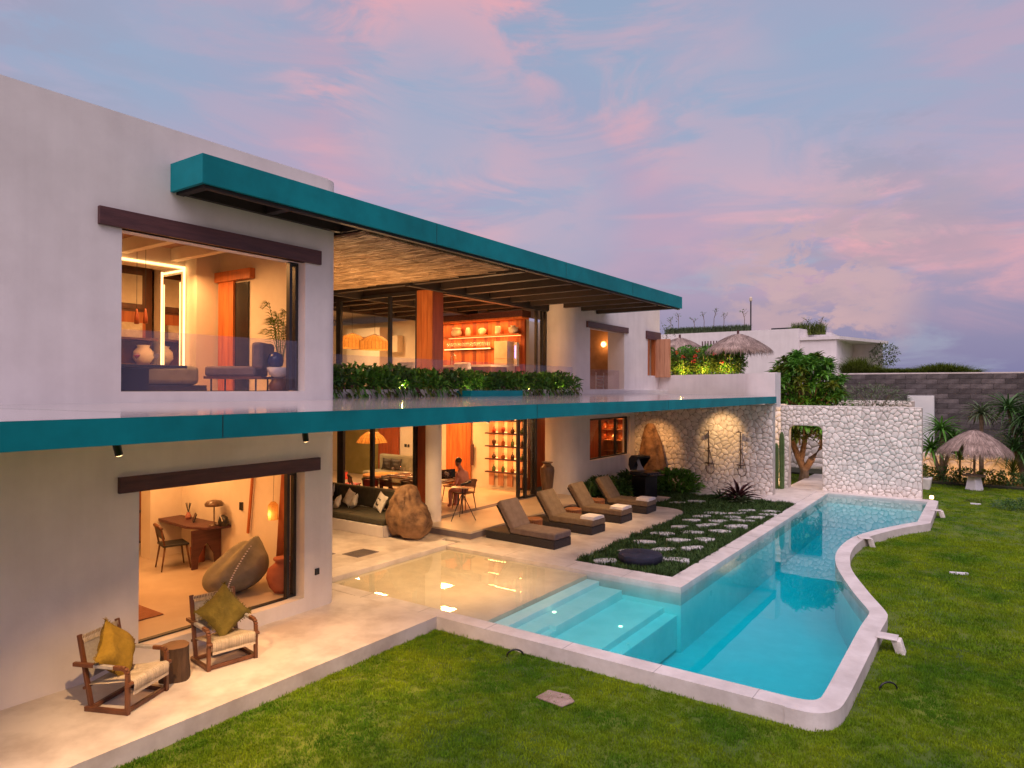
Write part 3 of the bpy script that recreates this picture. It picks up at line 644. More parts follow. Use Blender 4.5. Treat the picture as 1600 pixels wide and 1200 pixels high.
# parapet at the far end of the lower roof
p = MB(); pr = [(-11.0, 25.55), (-7.0, 23.9), (-6.8, 23.65), (-6.55, 23.52), (-5.80, 23.48), (-5.80, 23.7), (-6.5, 23.72), (-6.85, 24.0), (-11.0, 25.8)]
p.prism(pr, 3.0, 4.02); tag(p.build('parapet_wall', m_wall, auto=True), 'low white curved parapet at the far end of the lower roof', 'wall')
w = MB(); w.box(-6.2, -5.80, 23.72, 24.2, 2.9, 4.05); tag(w.build('parapet_pier', m_wall), 'sandy coloured pier standing behind the end of the white parapet', 'pier')

# ---- spot lights under the slab
def slab_spot(x, y, aim, label, energy=120, ang=80, col=WARM2):
    t = thing('slab_spotlight', label, 'spotlight', (x, y, 3.03), 0, 'small black spotlights under the lower roof edge')
    b = MB(); d = (Vector(aim) - Vector((x, y, 3.0))).normalized(); b.tube([(0, 0, .01), (0, 0, -.03)], .03, 12); b.tube([(0, 0, -.03), tuple(Vector((0, 0, -.03)) + d * .11)], .034, 14); b.build('housing', m_charfrp, t, auto=True)
    b = MB(); q = Vector((0, 0, -.03)) + d * .112; b.tube([tuple(q), tuple(q + d * .004)], .027, 14); b.build('lens', m_bulb, t)
    o = lamp('spot_lamp', 'SPOT', tuple(Vector((x, y, 3.03)) + q + d * .02), energy, col, .012, target=aim, spot=ang, blend=.9)
slab_spot(-6.3, 2.93, (-6.9, 3.9, 0), 'black spotlight under the teal slab above the left lounge chair', 430, 84)
slab_spot(-6.3, 4.95, (-6.9, 5.9, 0), 'black spotlight under the teal slab right of the study lintel', 380, 84)
slab_spot(-7.2, 9.6, (-8.4, 9.9, 0), 'black spotlight over the shallow end of the pool', 420, 95)
slab_spot(-7.5, 12.6, (-9.5, 13.6, 0), 'black spotlight over the first sun lounger', 200, 100)
slab_spot(-7.5, 16.0, (-9.6, 16.0, 0), 'black spotlight over the middle sun loungers', 230, 110)
slab_spot(-7.35, 21.7, (-7.42, 23.2, 1.9), 'short black spotlight aimed at the stone wall between the showers', 110, 62)
slab_spot(-9.4, 21.4, (-9.8, 22.9, 1.5), 'black spotlight aimed at the tall standing stone', 130, 60, WARM)
lamp('spot_lamp', 'SPOT', (-11.9, 10.5, 2.98), 260, WARM2, .015, target=(-11.2, 10.5, 0), spot=120, blend=.9)
lamp('spot_lamp', 'SPOT', (-10.9, 10.2, 2.98), 110, WARM2, .015, target=(-11.1, 11.8, 1.2), spot=60, blend=.8)
# interior lamps (ceiling fittings)
for (x, y, z, e, c) in ((-10.6, 5.7, 2.8, 34, ORANGE), (-12.0, 5.5, 2.8, 36, WARM), (-12.2, 6.7, 2.8, 20, WARM), (-15.0, 5.2, 2.6, 24, ORANGE),
                        (-10.3, 5.6, 5.7, 48, WARM), (-11.5, 6.4, 5.55, 30, WARM), (-12.9, 5.0, 5.6, 14, ORANGE),
                        (-13.0, 15.2, 2.85, 70, WARM), (-15.6, 15.0, 2.85, 60, WARM), (-17.6, 16.2, 2.85, 60, WARM2), (-14.6, 17.0, 2.85, 70, ORANGE),
                        (-12.8, 15.6, 5.85, 60, ORANGE), (-15.5, 15.6, 5.85, 60, WARM), (-18.3, 16.0, 5.9, 90, WARM2), (-13.6, 17.1, 5.6, 40, ORANGE),
                        (-12.4, 20.6, 5.9, 12, WARM), (-12.2, 21.2, 2.7, 25, ORANGE), (-12.4, 17.4, 4.2, .1, WARM2)):
    lamp('ceiling_lamp', 'AREA', (x, y, z), e, c, .5, target=(x, y, 0))

for (x, y, z, e) in ((-11.6, 9.4, 3.5, 75), (-10.9, 11.2, 3.5, 50), (-13.2, 12.2, 3.5, 30), (-14.5, 15.9, 3.5, 60), (-10.9, 15.2, 3.5, 75), (-10.95, 19.0, 4.6, 10)):  # uplights added to brighten the bamboo and the upper ceilings
    t = thing('added_uplight', 'small added uplight on the upper terrace %s' % {9.4: 'nearest the white wall', 11.2: 'before the timber column', 12.2: 'by the left glass', 15.9: 'inside the upper room', 15.2: 'before the kitchen', 19.0: 'at the upper doorway'}[y], 'added uplight', (x, y, 3.42), 0, 'added uplights brightening the upper ceilings'); b = MB(); b.tube([(0, 0, 0), (0, 0, .03)], .06, 12); b.build('housing', m_black, t)
    lamp('added_uplight_lamp', 'AREA', (x, y, 3.47), e, WARM2, .15, target=(x, y, 9))
# ================================================================== STONE WALLS
def clip(poly, nx, ny, c):
    out = []
    for i in range(len(poly)):
        a, b = poly[i], poly[(i + 1) % len(poly)]; da = a[0] * nx + a[1] * ny - c; db = b[0] * nx + b[1] * ny - c
        if da <= 0: out.append(a)
        if (da < 0 < db) or (db < 0 < da):
            t = da / (da - db); out.append((a[0] + (b[0] - a[0]) * t, a[1] + (b[1] - a[1]) * t))
    return out
def cells(w, h, s, seed, hole=None, jit=.46):
    rn = random.Random(seed); nx = max(1, round(w / s)); nz = max(1, round(h / (s * .87))); pts = []
    for j in range(-1, nz + 1):
        for i in range(-1, nx + 1):
            pts.append(((i + .5 + (.25 if j % 2 else -.25) + rn.uniform(-jit, jit)) * w / nx, (j + .5 + rn.uniform(-jit, jit)) * h / nz))
    pts = [q for q in pts if rn.random() > .17]
    res = []
    for p in pts:
        if hole and hole[0] + .01 < p[0] < hole[1] - .01 and hole[2] <= p[1] < hole[3] - .01: continue
        poly = [(max(0, p[0] - s * 2), max(0, p[1] - s * 2)), (min(w, p[0] + s * 2), max(0, p[1] - s * 2)), (min(w, p[0] + s * 2), min(h, p[1] + s * 2)), (max(0, p[0] - s * 2), min(h, p[1] + s * 2))]
        if poly[1][0] <= poly[0][0] or poly[2][1] <= poly[1][1]: continue
        for q in pts:
            if q is p or abs(q[0] - p[0]) > 2.4 * s or abs(q[1] - p[1]) > 2.4 * s: continue
            nxx, nyy = q[0] - p[0], q[1] - p[1]; c = (q[0] ** 2 + q[1] ** 2 - p[0] ** 2 - p[1] ** 2) / 2
            poly = clip(poly, nxx, nyy, c)
            if len(poly) < 3: break
        if len(poly) < 3: continue
        if hole:
            if p[0] <= hole[0] + .01 and p[1] < hole[3]: poly = clip(poly, 1, 0, hole[0])
            elif p[0] >= hole[1] - .01 and p[1] < hole[3]: poly = clip(poly, -1, 0, -hole[1])
            elif hole[0] - .3 < p[0] < hole[1] + .3 and p[1] >= hole[3] - .01: poly = clip(poly, 0, -1, -hole[3])
        if len(poly) < 3: continue
        cx = sum(a[0] for a in poly) / len(poly); cy_ = sum(a[1] for a in poly) / len(poly)
        ar = abs(sum(poly[i][0] * poly[(i + 1) % len(poly)][1] - poly[(i + 1) % len(poly)][0] * poly[i][1] for i in range(len(poly)))) / 2
        if ar < .15 * s * s: continue
        res.append((cx, cy_, poly))
    return res
def stone_mb(cx, cz, poly, depth, gap, rn):
    """rounded stone: local x along the wall, -y outwards, z up"""
    mb = MB(); k = len(poly); rings = []
    r = sum(math.hypot(a[0] - cx, a[1] - cz) for a in poly) / k; g1 = 1 - gap / r; tx, tz = rn.uniform(-.05, .05), rn.uniform(-.05, .05)
    pts = []
    for i in range(k):
        a, b = poly[i], poly[(i + 1) % k]; pts += [(a[0] * .88 + cx * .12, a[1] * .88 + cz * .12), ((a[0] + b[0]) / 2, (a[1] + b[1]) / 2)]
    n_ = len(pts)
    for sc, dp in ((g1, 0), (g1 * .97, depth * .5), (g1 * .84, depth * .92)):
        for a in pts: mb.v.append(((a[0] - cx) * sc, -dp - ((a[0] - cx) * tx + (a[1] - cz) * tz) * (dp > 0), (a[1] - cz) * sc))
    mb.v.append((0, -depth * 1.12, 0))
    for j in range(2):
        for i in range(n_): mb.f.append((j * n_ + i, j * n_ + (i + 1) % n_, (j + 1) * n_ + (i + 1) % n_, (j + 1) * n_ + i))
    for i in range(n_): mb.f.append((2 * n_ + i, 2 * n_ + (i + 1) % n_, 3 * n_))
    return mb
def stone_wall(name, label, x0, x1, y, z0, z1, s, seed, th=.3, hole=None, maxn=300, depth=.028, cat='wall', mat=None, gap=.0035):
    t = thing(name, label, cat, (x0, y, z0))
    w_, h_ = x1 - x0, z1 - z0; b = MB()
    if hole:
        b.box(0, hole[0], 0, th, 0, h_); b.box(hole[1], w_, 0, th, 0, h_); rr_ = .18
        b.box(hole[0], hole[1], 0, th, hole[3], h_)
        for sx, x_ in ((1, hole[0]), (-1, hole[1])):
            arc = [(x_, hole[3] - rr_)] + [(x_ + sx * (rr_ - rr_ * math.cos(R(a))), hole[3] - rr_ + rr_ * math.sin(R(a))) for a in range(15, 91, 15)] + [(x_, hole[3])]
            o_ = len(b.v); k = len(arc); b.v += [(p[0], 0, p[1]) for p in arc] + [(p[0], th, p[1]) for p in arc]
            b.f += [tuple(o_ + i for i in range(k)), tuple(o_ + k + i for i in range(k - 1, -1, -1))] + [(o_ + i, o_ + (i + 1) % k, o_ + k + (i + 1) % k, o_ + k + i) for i in range(k)]
    else: b.box(0, w_, 0, th, 0, h_)
    b.build('mortar', m_mortar, t)
    b = MB(); b.box(0, w_, -.01, th + .01, h_, h_ + .03); b.build('cap', m_stone, t)
    cs = cells(w_, h_, s, seed, hole); rn = random.Random(seed)
    rest = MB()
    cs.sort(key=lambda c: -abs(sum(c[2][i][0] * c[2][(i + 1) % len(c[2])][1] - c[2][(i + 1) % len(c[2])][0] * c[2][i][1] for i in range(len(c[2])))))
    for i, (cx, cz, poly) in enumerate(cs):
        mb = stone_mb(cx, cz, poly, depth * rn.uniform(.6, 1.4), gap, rn)
        if i < maxn:
            o = mb.build('stone', mat or m_stone, t, smooth=True, loc=(cx, -.001, cz))
        else: rest.add([(v[0] + cx, v[1] - .001, v[2] + cz) for v in mb.v], mb.f)
    if rest.v: rest.build('stone', mat or m_stone, t, smooth=True, kind='stuff')
    return t
stone_wall('shower_wall', 'white rubble stone wall carrying two outdoor showers', -10.7, -5.8, 23.2, -.05, 2.95, .172, 11, depth=.022)
stone_wall('doorway_wall', 'white rubble stone wall with a round cornered doorway at the pool end', -6.08, -1.76, 25.39, -.05, 2.89, .158, 12, depth=.020, hole=(.28, 1.37, 0, 2.27))
stone_wall('niche_wall', 'brightly lit stone wall seen behind the cactus', -9.5, -6.3, 27.0, -.2, 2.9, .25, 13, maxn=60)
stone_wall('garden_wall', 'stone garden wall seen through the doorway', -9.6, -2.6, 33.4, -.2, 2.98, .33, 14, maxn=60)
stone_wall('rubble_wall', 'low amber lit rubble wall behind the flower bed', -2.4, 9.0, 33.5, -.2, .80, .34, 15, maxn=130)
# dark block wall
t = thing('block_wall', 'long dark grey block wall at the back of the garden', 'wall', (-6.0, 36, -.2))
b = MB(); b.box(0, 40, .02, .3, 0, 4.4); b.build('core', m_mortar, t)
b = MB(); b.box(0, 40, -.05, .35, 4.4, 4.46); b.build('coping', m_coping, t)
rn = random.Random(9); bw, bh = .82, .22; blk = []
me_var = []
for k in range(6):
    b = MB(); b.box(0, bw - .012, 0, .07 + k * .006, 0, bh - .012); me_var.append(b.mesh('block', m_block))
rest = MB()
nb = 0
for j in range(19, -1, -1):
    for i in range(-1, 48):
        x = i * bw + (bw / 2 if j % 2 else 0); 
        if x < 0: continue
        if x < 10.5 and nb < 300:
            o = bpy.data.objects.new('block', rn.choice(me_var)); COL.objects.link(o); o.parent = t; o.location = (x, -.05 + rn.uniform(-.008, .008), j * bh); nb += 1
        else: rest.box(x, x + bw - .012, -.04, .02, j * bh, j * bh + bh - .012)
rest.build('block', m_block, t, kind='stuff')
b = MB(); b.box(-3.02, -2.0, 35.4, 35.93, -.2, 3.22); tag(b.build('white_cabinet', m_panelw, bevel=.01), 'tall pale box standing against the dark block wall', 'cabinet')

# ================================================================== NEIGHBOUR HOUSE
t = thing('neighbour_house', 'white flat roofed neighbouring house with plants on its roof', 'house', (-16, 40, 0))
def nb_(mb, name, mat, **k):
    mb.v = [(x + 16, y - 40, z) for x, y, z in mb.v]; return mb.build(name, mat, t, **k)
b = MB(); b.prism([(-30, 40), (-8.63, 40), (-7.7, 44), (-7.7, 52), (-30, 52)], -.2, 6.85); nb_(b, 'wall', m_wall)
b = MB(); b.prism([(-8.6, 40.2), (-6.75, 40.2), (-6.75, 46), (-7.65, 46)], -.2, 6.2); nb_(b, 'wall', m_wall)
b = MB(); b.prism([(-8.6, 40.1), (-6.6, 40.1), (-4.9, 46), (-8.0, 46)], 6.2, 6.36); nb_(b, 'roof', m_wall)
b = MB(); b.box(-6.74, -5.2, 45.6, 46, -.2, 6.2); nb_(b, 'wall', m_wall)
b = MB(); b.box(-8, -5.0, 39.5, 41, -.2, 4.6); nb_(b, 'terrace_wall', m_wall)
b = MB()
for i in range(14): b.bar((-14.0 + i * .17, 39.8, 5.7), (-14.0 + i * .17, 39.8, 6.32), .07, .05)
nb_(b, 'slat_screen', m_lintel)
b = MB(); b.box(-14.1, -11.65, 39.84, 39.9, 5.55, 5.95); nb_(b, 'screen_rail', m_lintel)
for (x0, x1, z) in ((-12.6, -12.2, 7.1), (-11.9, -11.4, 7.1)):
    b = MB(); b.box(x0 + 2.0, x1 + 2.3, 42, 43, 6.85, z); nb_(b, 'roof_vent', m_black)
b = MB(); b.box(-9.9, -8.8, 42.5, 44, 6.85, 7.2); nb_(b, 'skylight', m_wall)
# lamp post on that roof
t = thing('lamp_post', 'thin dark lamp post rising above the neighbouring roof', 'lamp post', (-11.4, 40.6, 6.85))
b = MB(); b.tube([(0, 0, 0), (0, 0, 1.75)], .04, 8); b.build('pole', m_black, t)
b = MB(); b.lathe([(.05, 1.75), (.09, 1.8), (.09, 1.95), (.04, 2.02)], n=10); b.build('lantern', m_cream, t)

# ================================================================== FOLIAGE
def leaf(mb, p, d, L_, W_, droop=.25, rn=random, fold=.15):
    d = d.normalized(); side = d.cross(Vector((0, 0, 1)))
    if side.length < .1: side = Vector((rn.uniform(-1, 1), rn.uniform(-1, 1), 0))
    side.normalize(); ang = rn.uniform(-.7, .7); up = side.cross(d).normalized(); side = (side * math.cos(ang) + up * math.sin(ang)).normalized(); up = side.cross(d)
    m1 = p + d * L_ * .45 + up * fold * W_; tp_ = p + d * L_ + Vector((0, 0, -droop * L_))
    mb.add([p, m1 + side * W_ / 2 + up * W_ * fold, m1 - side * W_ / 2 + up * W_ * fold, m1 - up * W_ * fold, tp_], [(0, 1, 3), (0, 3, 2), (1, 4, 3), (3, 4, 2)])
def foliage(n, box_fn, dir_fn, Lr, Wr, rn, droop=.25):
    mb = MB()
    for i in range(n):
        p = Vector(box_fn(rn)); leaf(mb, p, Vector(dir_fn(p, rn)), rn.uniform(*Lr), rn.uniform(*Wr), droop, rn)
    return mb
def ell(c, r, shell=.5):
    def f(rn):
        while True:
            v = Vector((rn.uniform(-1, 1), rn.uniform(-1, 1), rn.uniform(-1, 1)))
            if shell < v.length <= 1: return (c[0] + v.x * r[0], c[1] + v.y * r[1], c[2] + v.z * r[2])
    return f
def outw(c, upb=.4, j=.5):
    def f(p, rn): return (p.x - c[0] + rn.uniform(-j, j), p.y - c[1] + rn.uniform(-j, j), p.z - c[2] + upb + rn.uniform(-j, j))
    return f
def plant(name, label, cat, loc, parts, group=None, stems=0, sh=.3):
    t = thing(name, label, cat, loc, 0, group)
    for (nm, n, c, r, Lr, Wr, mat, shell, up, seed) in parts:
        rn = random.Random(seed); foliage(n, ell(c, r, shell), outw(c, up), Lr, Wr, rn).build(nm, mat, t, recalc=False, kind='stuff')
    if stems:
        rn = random.Random(5); b = MB()
        for i in range(stems):
            a = rn.uniform(0, 6.28); b.tube([(0, 0, -.05), (sh * .4 * math.cos(a), sh * .4 * math.sin(a), sh * .5), (sh * .7 * math.cos(a), sh * .7 * math.sin(a), sh)], [.012, .01, .006], 5)
        b.build('stem', m_bark, t)
    return t
# hedge on the upper planter: one plant after another
rn = random.Random(21)
hn = 0
for i in range(18):
    y = 7.85 + i * .52 
    mat = [m_leaf, m_leafd, m_leaf][i % 3]
    t = thing('planter_bush', 'broad leaved green plant, %s from the left in the upper hedge row' % ORD[i], 'plant', (-9.85, y, 3.45), 0, 'leafy plants filling the upper planter')
    c = (0, 0, .15 + rn.uniform(-.03, .03))
    foliage(250 + rn.randint(-40, 30), ell(c, (.38, .44, .25 + rn.uniform(-.03, .03)), .35), outw(c, .45, .4), (.15, .27), (.065, .105), rn, .35).build('foliage', mat, t, recalc=False, kind='stuff')
    def hang(r): return (.25 + r.uniform(0, .12), r.uniform(-.3, .3), r.uniform(-.1, .1))
    foliage(26, hang, lambda p, r: (1, r.uniform(-.6, .6), -.9), (.10, .2), (.04, .06), rn, .3).build('trailing_leaf', m_leafy if i % 2 else mat, t, recalc=False, kind='stuff')
    foliage(5, hang, lambda p, r: (1, r.uniform(-.6, .6), -.7), (.08, .16), (.04, .06), rn, .3).build('withered_leaf', m_brom, t, recalc=False, kind='stuff')
for y in (10.1, 12.0, 12.6, 14.6, 16.2):
    lamp('planter_lamp', 'POINT', (-9.80, y, 3.56), 3.0, (1, .80, .22), .02)
# big leafed shrubs beside the loungers and standing stone
plant('leafy_shrub', 'dark leafy shrub against the pink wall behind the farthest lounger', 'plant', (-10.1, 19.75, 0), [('foliage', 800, (0, 0, .22), (.85, .55, .36), (.16, .30), (.07, .12), m_leafd, .4, .5, 31)], stems=7)
plant('leafy_shrub', 'dark leafy shrub left of the black barbecue', 'plant', (-9.95, 21.2, 0), [('foliage', 600, (0, 0, .25), (.55, .6, .40), (.16, .30), (.07, .12), m_leafd, .4, .5, 32)], stems=6)
plant('leafy_shrub', 'bright leafy shrub right of the barbecue below the standing stone', 'plant', (-8.75, 22.2, 0), [('foliage', 700, (0, 0, .28), (.85, .5, .42), (.18, .34), (.07, .13), m_leaf, .4, .6, 33)], stems=6)
plant('upright_herb', 'blue green upright leaves at the foot of the pink wall', 'plant', (-10.35, 19.0, 0), [('foliage', 120, (0, 0, .2), (.22, .3, .25), (.2, .34), (.05, .08), m_leafd, .2, 1.2, 34)], stems=4)
# bromeliad
def rosette(mb, c, n, L0, W0, rn, tilt=(.2, 1.1), seg=4):
    for i in range(n):
        a = i * 2.4 + rn.uniform(-.2, .2); el = tilt[1] - (tilt[1] - tilt[0]) * i / n; L_ = L0 * rn.uniform(.75, 1.05)
        hd = Vector((math.cos(a), math.sin(a), 0)); sd_ = Vector((-math.sin(a), math.cos(a), 0)); base_ = len(mb.v); p = Vector(c); e = el
        for k in range(seg + 1):
            u = k / seg; w_ = W0 * (.7 + .6 * u) * (1 - u) ** .5 if u < 1 else 0; w_ = max(w_, .002)
            mb.v += [tuple(p + sd_ * w_ / 2 + Vector((0, 0, w_ * .3))), tuple(p), tuple(p - sd_ * w_ / 2 + Vector((0, 0, w_ * .3)))]
            p = p + (hd * math.cos(e) + Vector((0, 0, math.sin(e)))) * L_ / seg; e -= .28
        for k in range(seg):
            q = base_ + k * 3; mb.f += [(q, q + 1, q + 4, q + 3), (q + 1, q + 2, q + 5, q + 4)]
rn = random.Random(41)
t = thing('bromeliad', 'wine red spiky bromeliad at the foot of the shower wall', 'plant', (-6.35, 21.3, -.04))
b = MB(); rosette(b, (0, 0, .05), 44, .85, .12, rn, (.5, 1.45)); b.build('red_leaf', m_brom, t, recalc=False, kind='stuff')
b = MB(); rosette(b, (.15, -.3, .02), 26, .48, .13, rn, (.5, 1.3)); b.build('pale_leaf', m_leafg, t, recalc=False, kind='stuff')
b = MB(); rosette(b, (-.6, .1, .02), 26, .55, .07, rn, (.4, 1.3)); b.build('dark_leaf', m_leafd, t, recalc=False, kind='stuff')
# frangipani tree beyond the doorway
t = thing('frangipani_tree', 'round crowned frangipani tree with forked trunk behind the doorway wall', 'tree', (-6.0, 28.6, -.2))
b = MB(); b.tube([(0, 0, 0), (.05, 0, .5), (-.2, .1, 1.0), (-.55, .1, 1.9), (-.7, .1, 3.2)], [.22, .16, .13, .10, .05], 9)
b.tube([(.05, 0, .5), (.3, 0, .95), (.7, 0, 1.5), (.9, .1, 2.4), (.8, 0, 3.6)], [.14, .13, .11, .09, .05], 9)
b.tube([(-.1, .1, .9), (0, .4, 1.8), (.1, .5, 3.6)], [.12, .09, .05], 8)
rn = random.Random(44)
tips = []
for i in range(125):
    a = rn.uniform(0, 6.28); e = rn.uniform(-.45, 1.4); r = rn.uniform(.78, 1.04)
    q = Vector((1.45 * r * math.cos(a) * math.cos(e), 1.3 * r * math.sin(a) * math.cos(e), 3.75 + 1.32 * r * math.sin(e))); tips.append(q)
for i in range(45):
    a = rn.uniform(0, 6.28); tips.append(Vector((rn.uniform(-1.1, 1.0), rn.uniform(-1, .6), rn.uniform(2.1, 3.4))))
for i in range(26): tips.append(Vector((rn.uniform(-.9, .9), rn.uniform(-.9, .2), rn.uniform(1.75, 2.5))))
for q in tips: b.tube([tuple(Vector((q.x * .35, q.y * .35, 2.4 + (q.z - 2.6) * .3)) if q.z > 2.55 else q * .8 + Vector((0, 0, .1))), tuple(q * .75 + Vector((0, 0, .6)) if q.z > 2.55 else q * .9 + Vector((0, 0, .1))), tuple(q)], [.035, .022, .016], 5)
b.build('trunk', m_bark, t, auto=True)
cr = MB(); cr2 = MB()
for i, q in enumerate(tips):
    for k in range(2): rosette(cr if i % 3 else cr2, tuple(q + Vector((rn.uniform(-.15, .15), rn.uniform(-.15, .15), rn.uniform(-.12, .1)))), 11, .40, .12, rn, (-.5, 1.0), 3)
rq = random.Random(45)
fl2 = foliage(1900, ell((0, 0, 3.55), (1.3, 1.2, 1.3), .25), outw((0, 0, 3.4)), (.18, .32), (.08, .13), rq, .3); cr.add(fl2.v, fl2.f)
fl2 = foliage(350, ell((0, 0, 2.1), (1.0, .9, .45), .1), outw((0, 0, 1.9)), (.18, .32), (.08, .13), rq, .3); cr2.add(fl2.v, fl2.f)
cr.build('crown', m_leaf, t, recalc=False, kind='stuff'); cr2.build('light_leaf', m_leafy, t, recalc=False, kind='stuff')
lamp('garden_lamp', 'SPOT', (-5.3, 27.2, .0), 200, ORANGE, .05, target=(-6.0, 28.6, 2.0), spot=90)
lamp('garden_lamp', 'POINT', (-6.6, 26.5, .3), 22, WARM2, .08)
lamp('garden_lamp', 'POINT', (-5.2, 26.2, 2.6), 40, WARM2, .08)
# greyish shrub right of the tree
plant('silver_shrub', 'grey green feathery shrub growing above the doorway wall', 'shrub', (-3.9, 31.8, 2.4), [('foliage', 1300, (0, 0, .6), (1.35, .9, .75), (.10, .22), (.025, .05), m_leafg, .3, .4, 51)], stems=9, sh=.9)
plant('silver_shrub', 'low mixed shrub tucked behind the top of the doorway wall', 'shrub', (-5.3, 29.6, 2.2), [('foliage', 500, (0, 0, .5), (1.2, .6, .5), (.12, .24), (.04, .08), m_leaf, .3, .4, 52)], stems=6, sh=.6)
# bougainvillea
for i, (x, s_) in enumerate(((-11.4, .8), (-10.5, .9), (-9.6, 1.0), (-8.7, 1.0))):
    t = plant('bougainvillea', 'bougainvillea bush with crimson flowers and yellow lit leaves, %s' % ('behind the cedar shutter', 'under the left thatched parasol', 'between the two thatched parasols', 'under the right thatched parasol')[i], 'bush', (x, 28.0, 4.1),
          [('foliage', 1500, (0, 0, .52), (.68, .45, .68), (.09, .17), (.06, .10), m_leaf, .2, .4, 60 + i), ('lit_foliage', 900, (0, -.15, .34), (.66, .42, .48), (.08, .15), (.055, .09), m_leafy, .2, .4, 70 + i)], stems=6, sh=.8)
    rn = random.Random(80 + i); fl_ = MB()
    for k in range(2 if i % 2 else 4):
        c = Vector((rn.uniform(-.5, .5), -.48, rn.uniform(.35, 1.15)))
        for q in range(14): leaf(fl_, c + Vector((rn.uniform(-.07, .07), rn.uniform(-.05, .05), rn.uniform(-.07, .07))), Vector((rn.uniform(-1, 1), -1, rn.uniform(-.5, 1))), .08, .06, .1, rn)
    fl_.build('flower', m_bract, t, recalc=False, kind='stuff')
    lamp('planter_lamp', 'POINT', (x, 27.35, 4.25), 26, (1, .66, .14), .05)
b = MB(); b.box(-13, -7.4, 27.3, 31, 2.8, 4.05); tag(b.build('raised_terrace', m_wall), 'raised white terrace carrying the bougainvillea', 'terrace')
# small tree behind the villa
t = thing('slender_tree', 'thin sparse leaved tree rising behind the villa corner', 'tree', (-13.2, 30, 4.0))
b = MB(); rn = random.Random(91); lf = MB()
for i in range(5):
    a = Vector((rn.uniform(-.2, .2), 0, 0)); q = a + Vector((rn.uniform(-.5, 1.0), rn.uniform(-.3, .3), rn.uniform(1.6, 3.2))); b.tube([tuple(a), tuple((a + q) / 2 + Vector((.15, 0, 0))), tuple(q)], [.03, .02, .01], 5)
    for k in range(60): leaf(lf, q + Vector((rn.gauss(0, .25), rn.gauss(0, .2), rn.gauss(-.1, .3))), Vector((rn.uniform(-1, 1), rn.uniform(-1, 1), rn.uniform(-.5, 1))), .13, .06, .1, rn)
b.build('trunk', m_bark, t); lf.build('crown', m_leafg, t, recalc=False, kind='stuff')
# roof plants on the neighbour
rn = random.Random(95)
def tuftplant(name, label, loc, h, n, spread, mat, group, stalk=0):
    t = thing(name, label, 'plant', loc, 0, group); b = MB()
    for i in range(n):
        a = rn.uniform(0, 6.28); r = rn.uniform(.2, 1) * spread; hh = h * rn.uniform(.6, 1.1); x, y = rn.uniform(-.3, .3), rn.uniform(-.2, .2)
        q0 = Vector((x, y, 0)); q1 = Vector((x + r * .4 * math.cos(a), y + r * .4 * math.sin(a), hh * .7)); q2 = Vector((x + r * math.cos(a), y + r * math.sin(a), hh)); s_ = Vector((-math.sin(a), math.cos(a), 0)) * .014
        b.add([q0 - s_, q0 + s_, q1 + s_, q1 - s_, q2], [(0, 1, 2, 3), (3, 2, 4)])
    b.build('foliage', mat, t, recalc=False, kind='stuff')
    if stalk:
        b = MB(); p = [Vector((0, 0, 0)), Vector((.03, 0, stalk * .6)), Vector((rn.uniform(-.1, .25), 0, stalk))]; b.tube([tuple(q) for q in p], .018, 5)
        for k in range(3): q = p[1].lerp(p[2], .3 * k + .2); b.tube([tuple(q), tuple(q + Vector((rn.uniform(-.3, .3), 0, .2)))], .01, 4)
        b.build('stalk', m_bark, t)
        b = MB()
        for k in range(12): leaf(b, p[2] + Vector((rn.uniform(-.2, .2), 0, rn.uniform(-.2, .05))), Vector((rn.uniform(-1, 1), rn.uniform(-1, 1), .3)), .12, .06, .1, rn)
        b.build('leaf', m_leafd, t, recalc=False, kind='stuff')
    return t
for i, x in enumerate((-16.2, -15.7, -15.2, -14.7, -14.1, -13.5, -12.9, -12.3, -11.7)):
    tuftplant('roof_grass', 'grass tuft on the neighbouring roof, %s from the left' % ORD[i], (x, 40.3, 6.85), .42, 260, .25, m_leafg, 'grass tufts along the neighbouring roof edge', (1.0, 1.25, 0, .9, 1.2, 1.4, 1.1, 0, 1.2)[i])
for i, x in enumerate((-9.0, -8.4, -7.8)):
    tuftplant('roof_bush', 'grassy clump on the right corner of the neighbouring roof, %s from the left' % ORD[i], (x, 41.2, 6.55), .75, 160, .5, m_leafy, 'grassy clumps on the right corner of that roof', .9 if x > -8.5 else 0)
for i, x in enumerate((-5.6, -5.2, -4.7, -4.2, -3.7, -3.2, -2.7, -2.2, -1.7, -1.2, -.7)):
    tuftplant('wall_top_grass', 'clump of yellow green grass above the dark block wall, %s from the left' % ORD[i], (x, 36.9, 4.1), (.75, .95, .60, .42, .40, .40, .42, .55, .62, .5, .35)[i], 520, 1.0, m_leafy, 'grass clumps above the block wall')
plant('round_tree', 'small round grey green tree at the right end of the neighbouring house', 'tree', (-5.0, 45, 4.6), [('crown', 500, (0, 0, .9), (.75, .6, .7), (.12, .2), (.06, .1), m_leafg, .2, .3, 97)], stems=5, sh=1.0)
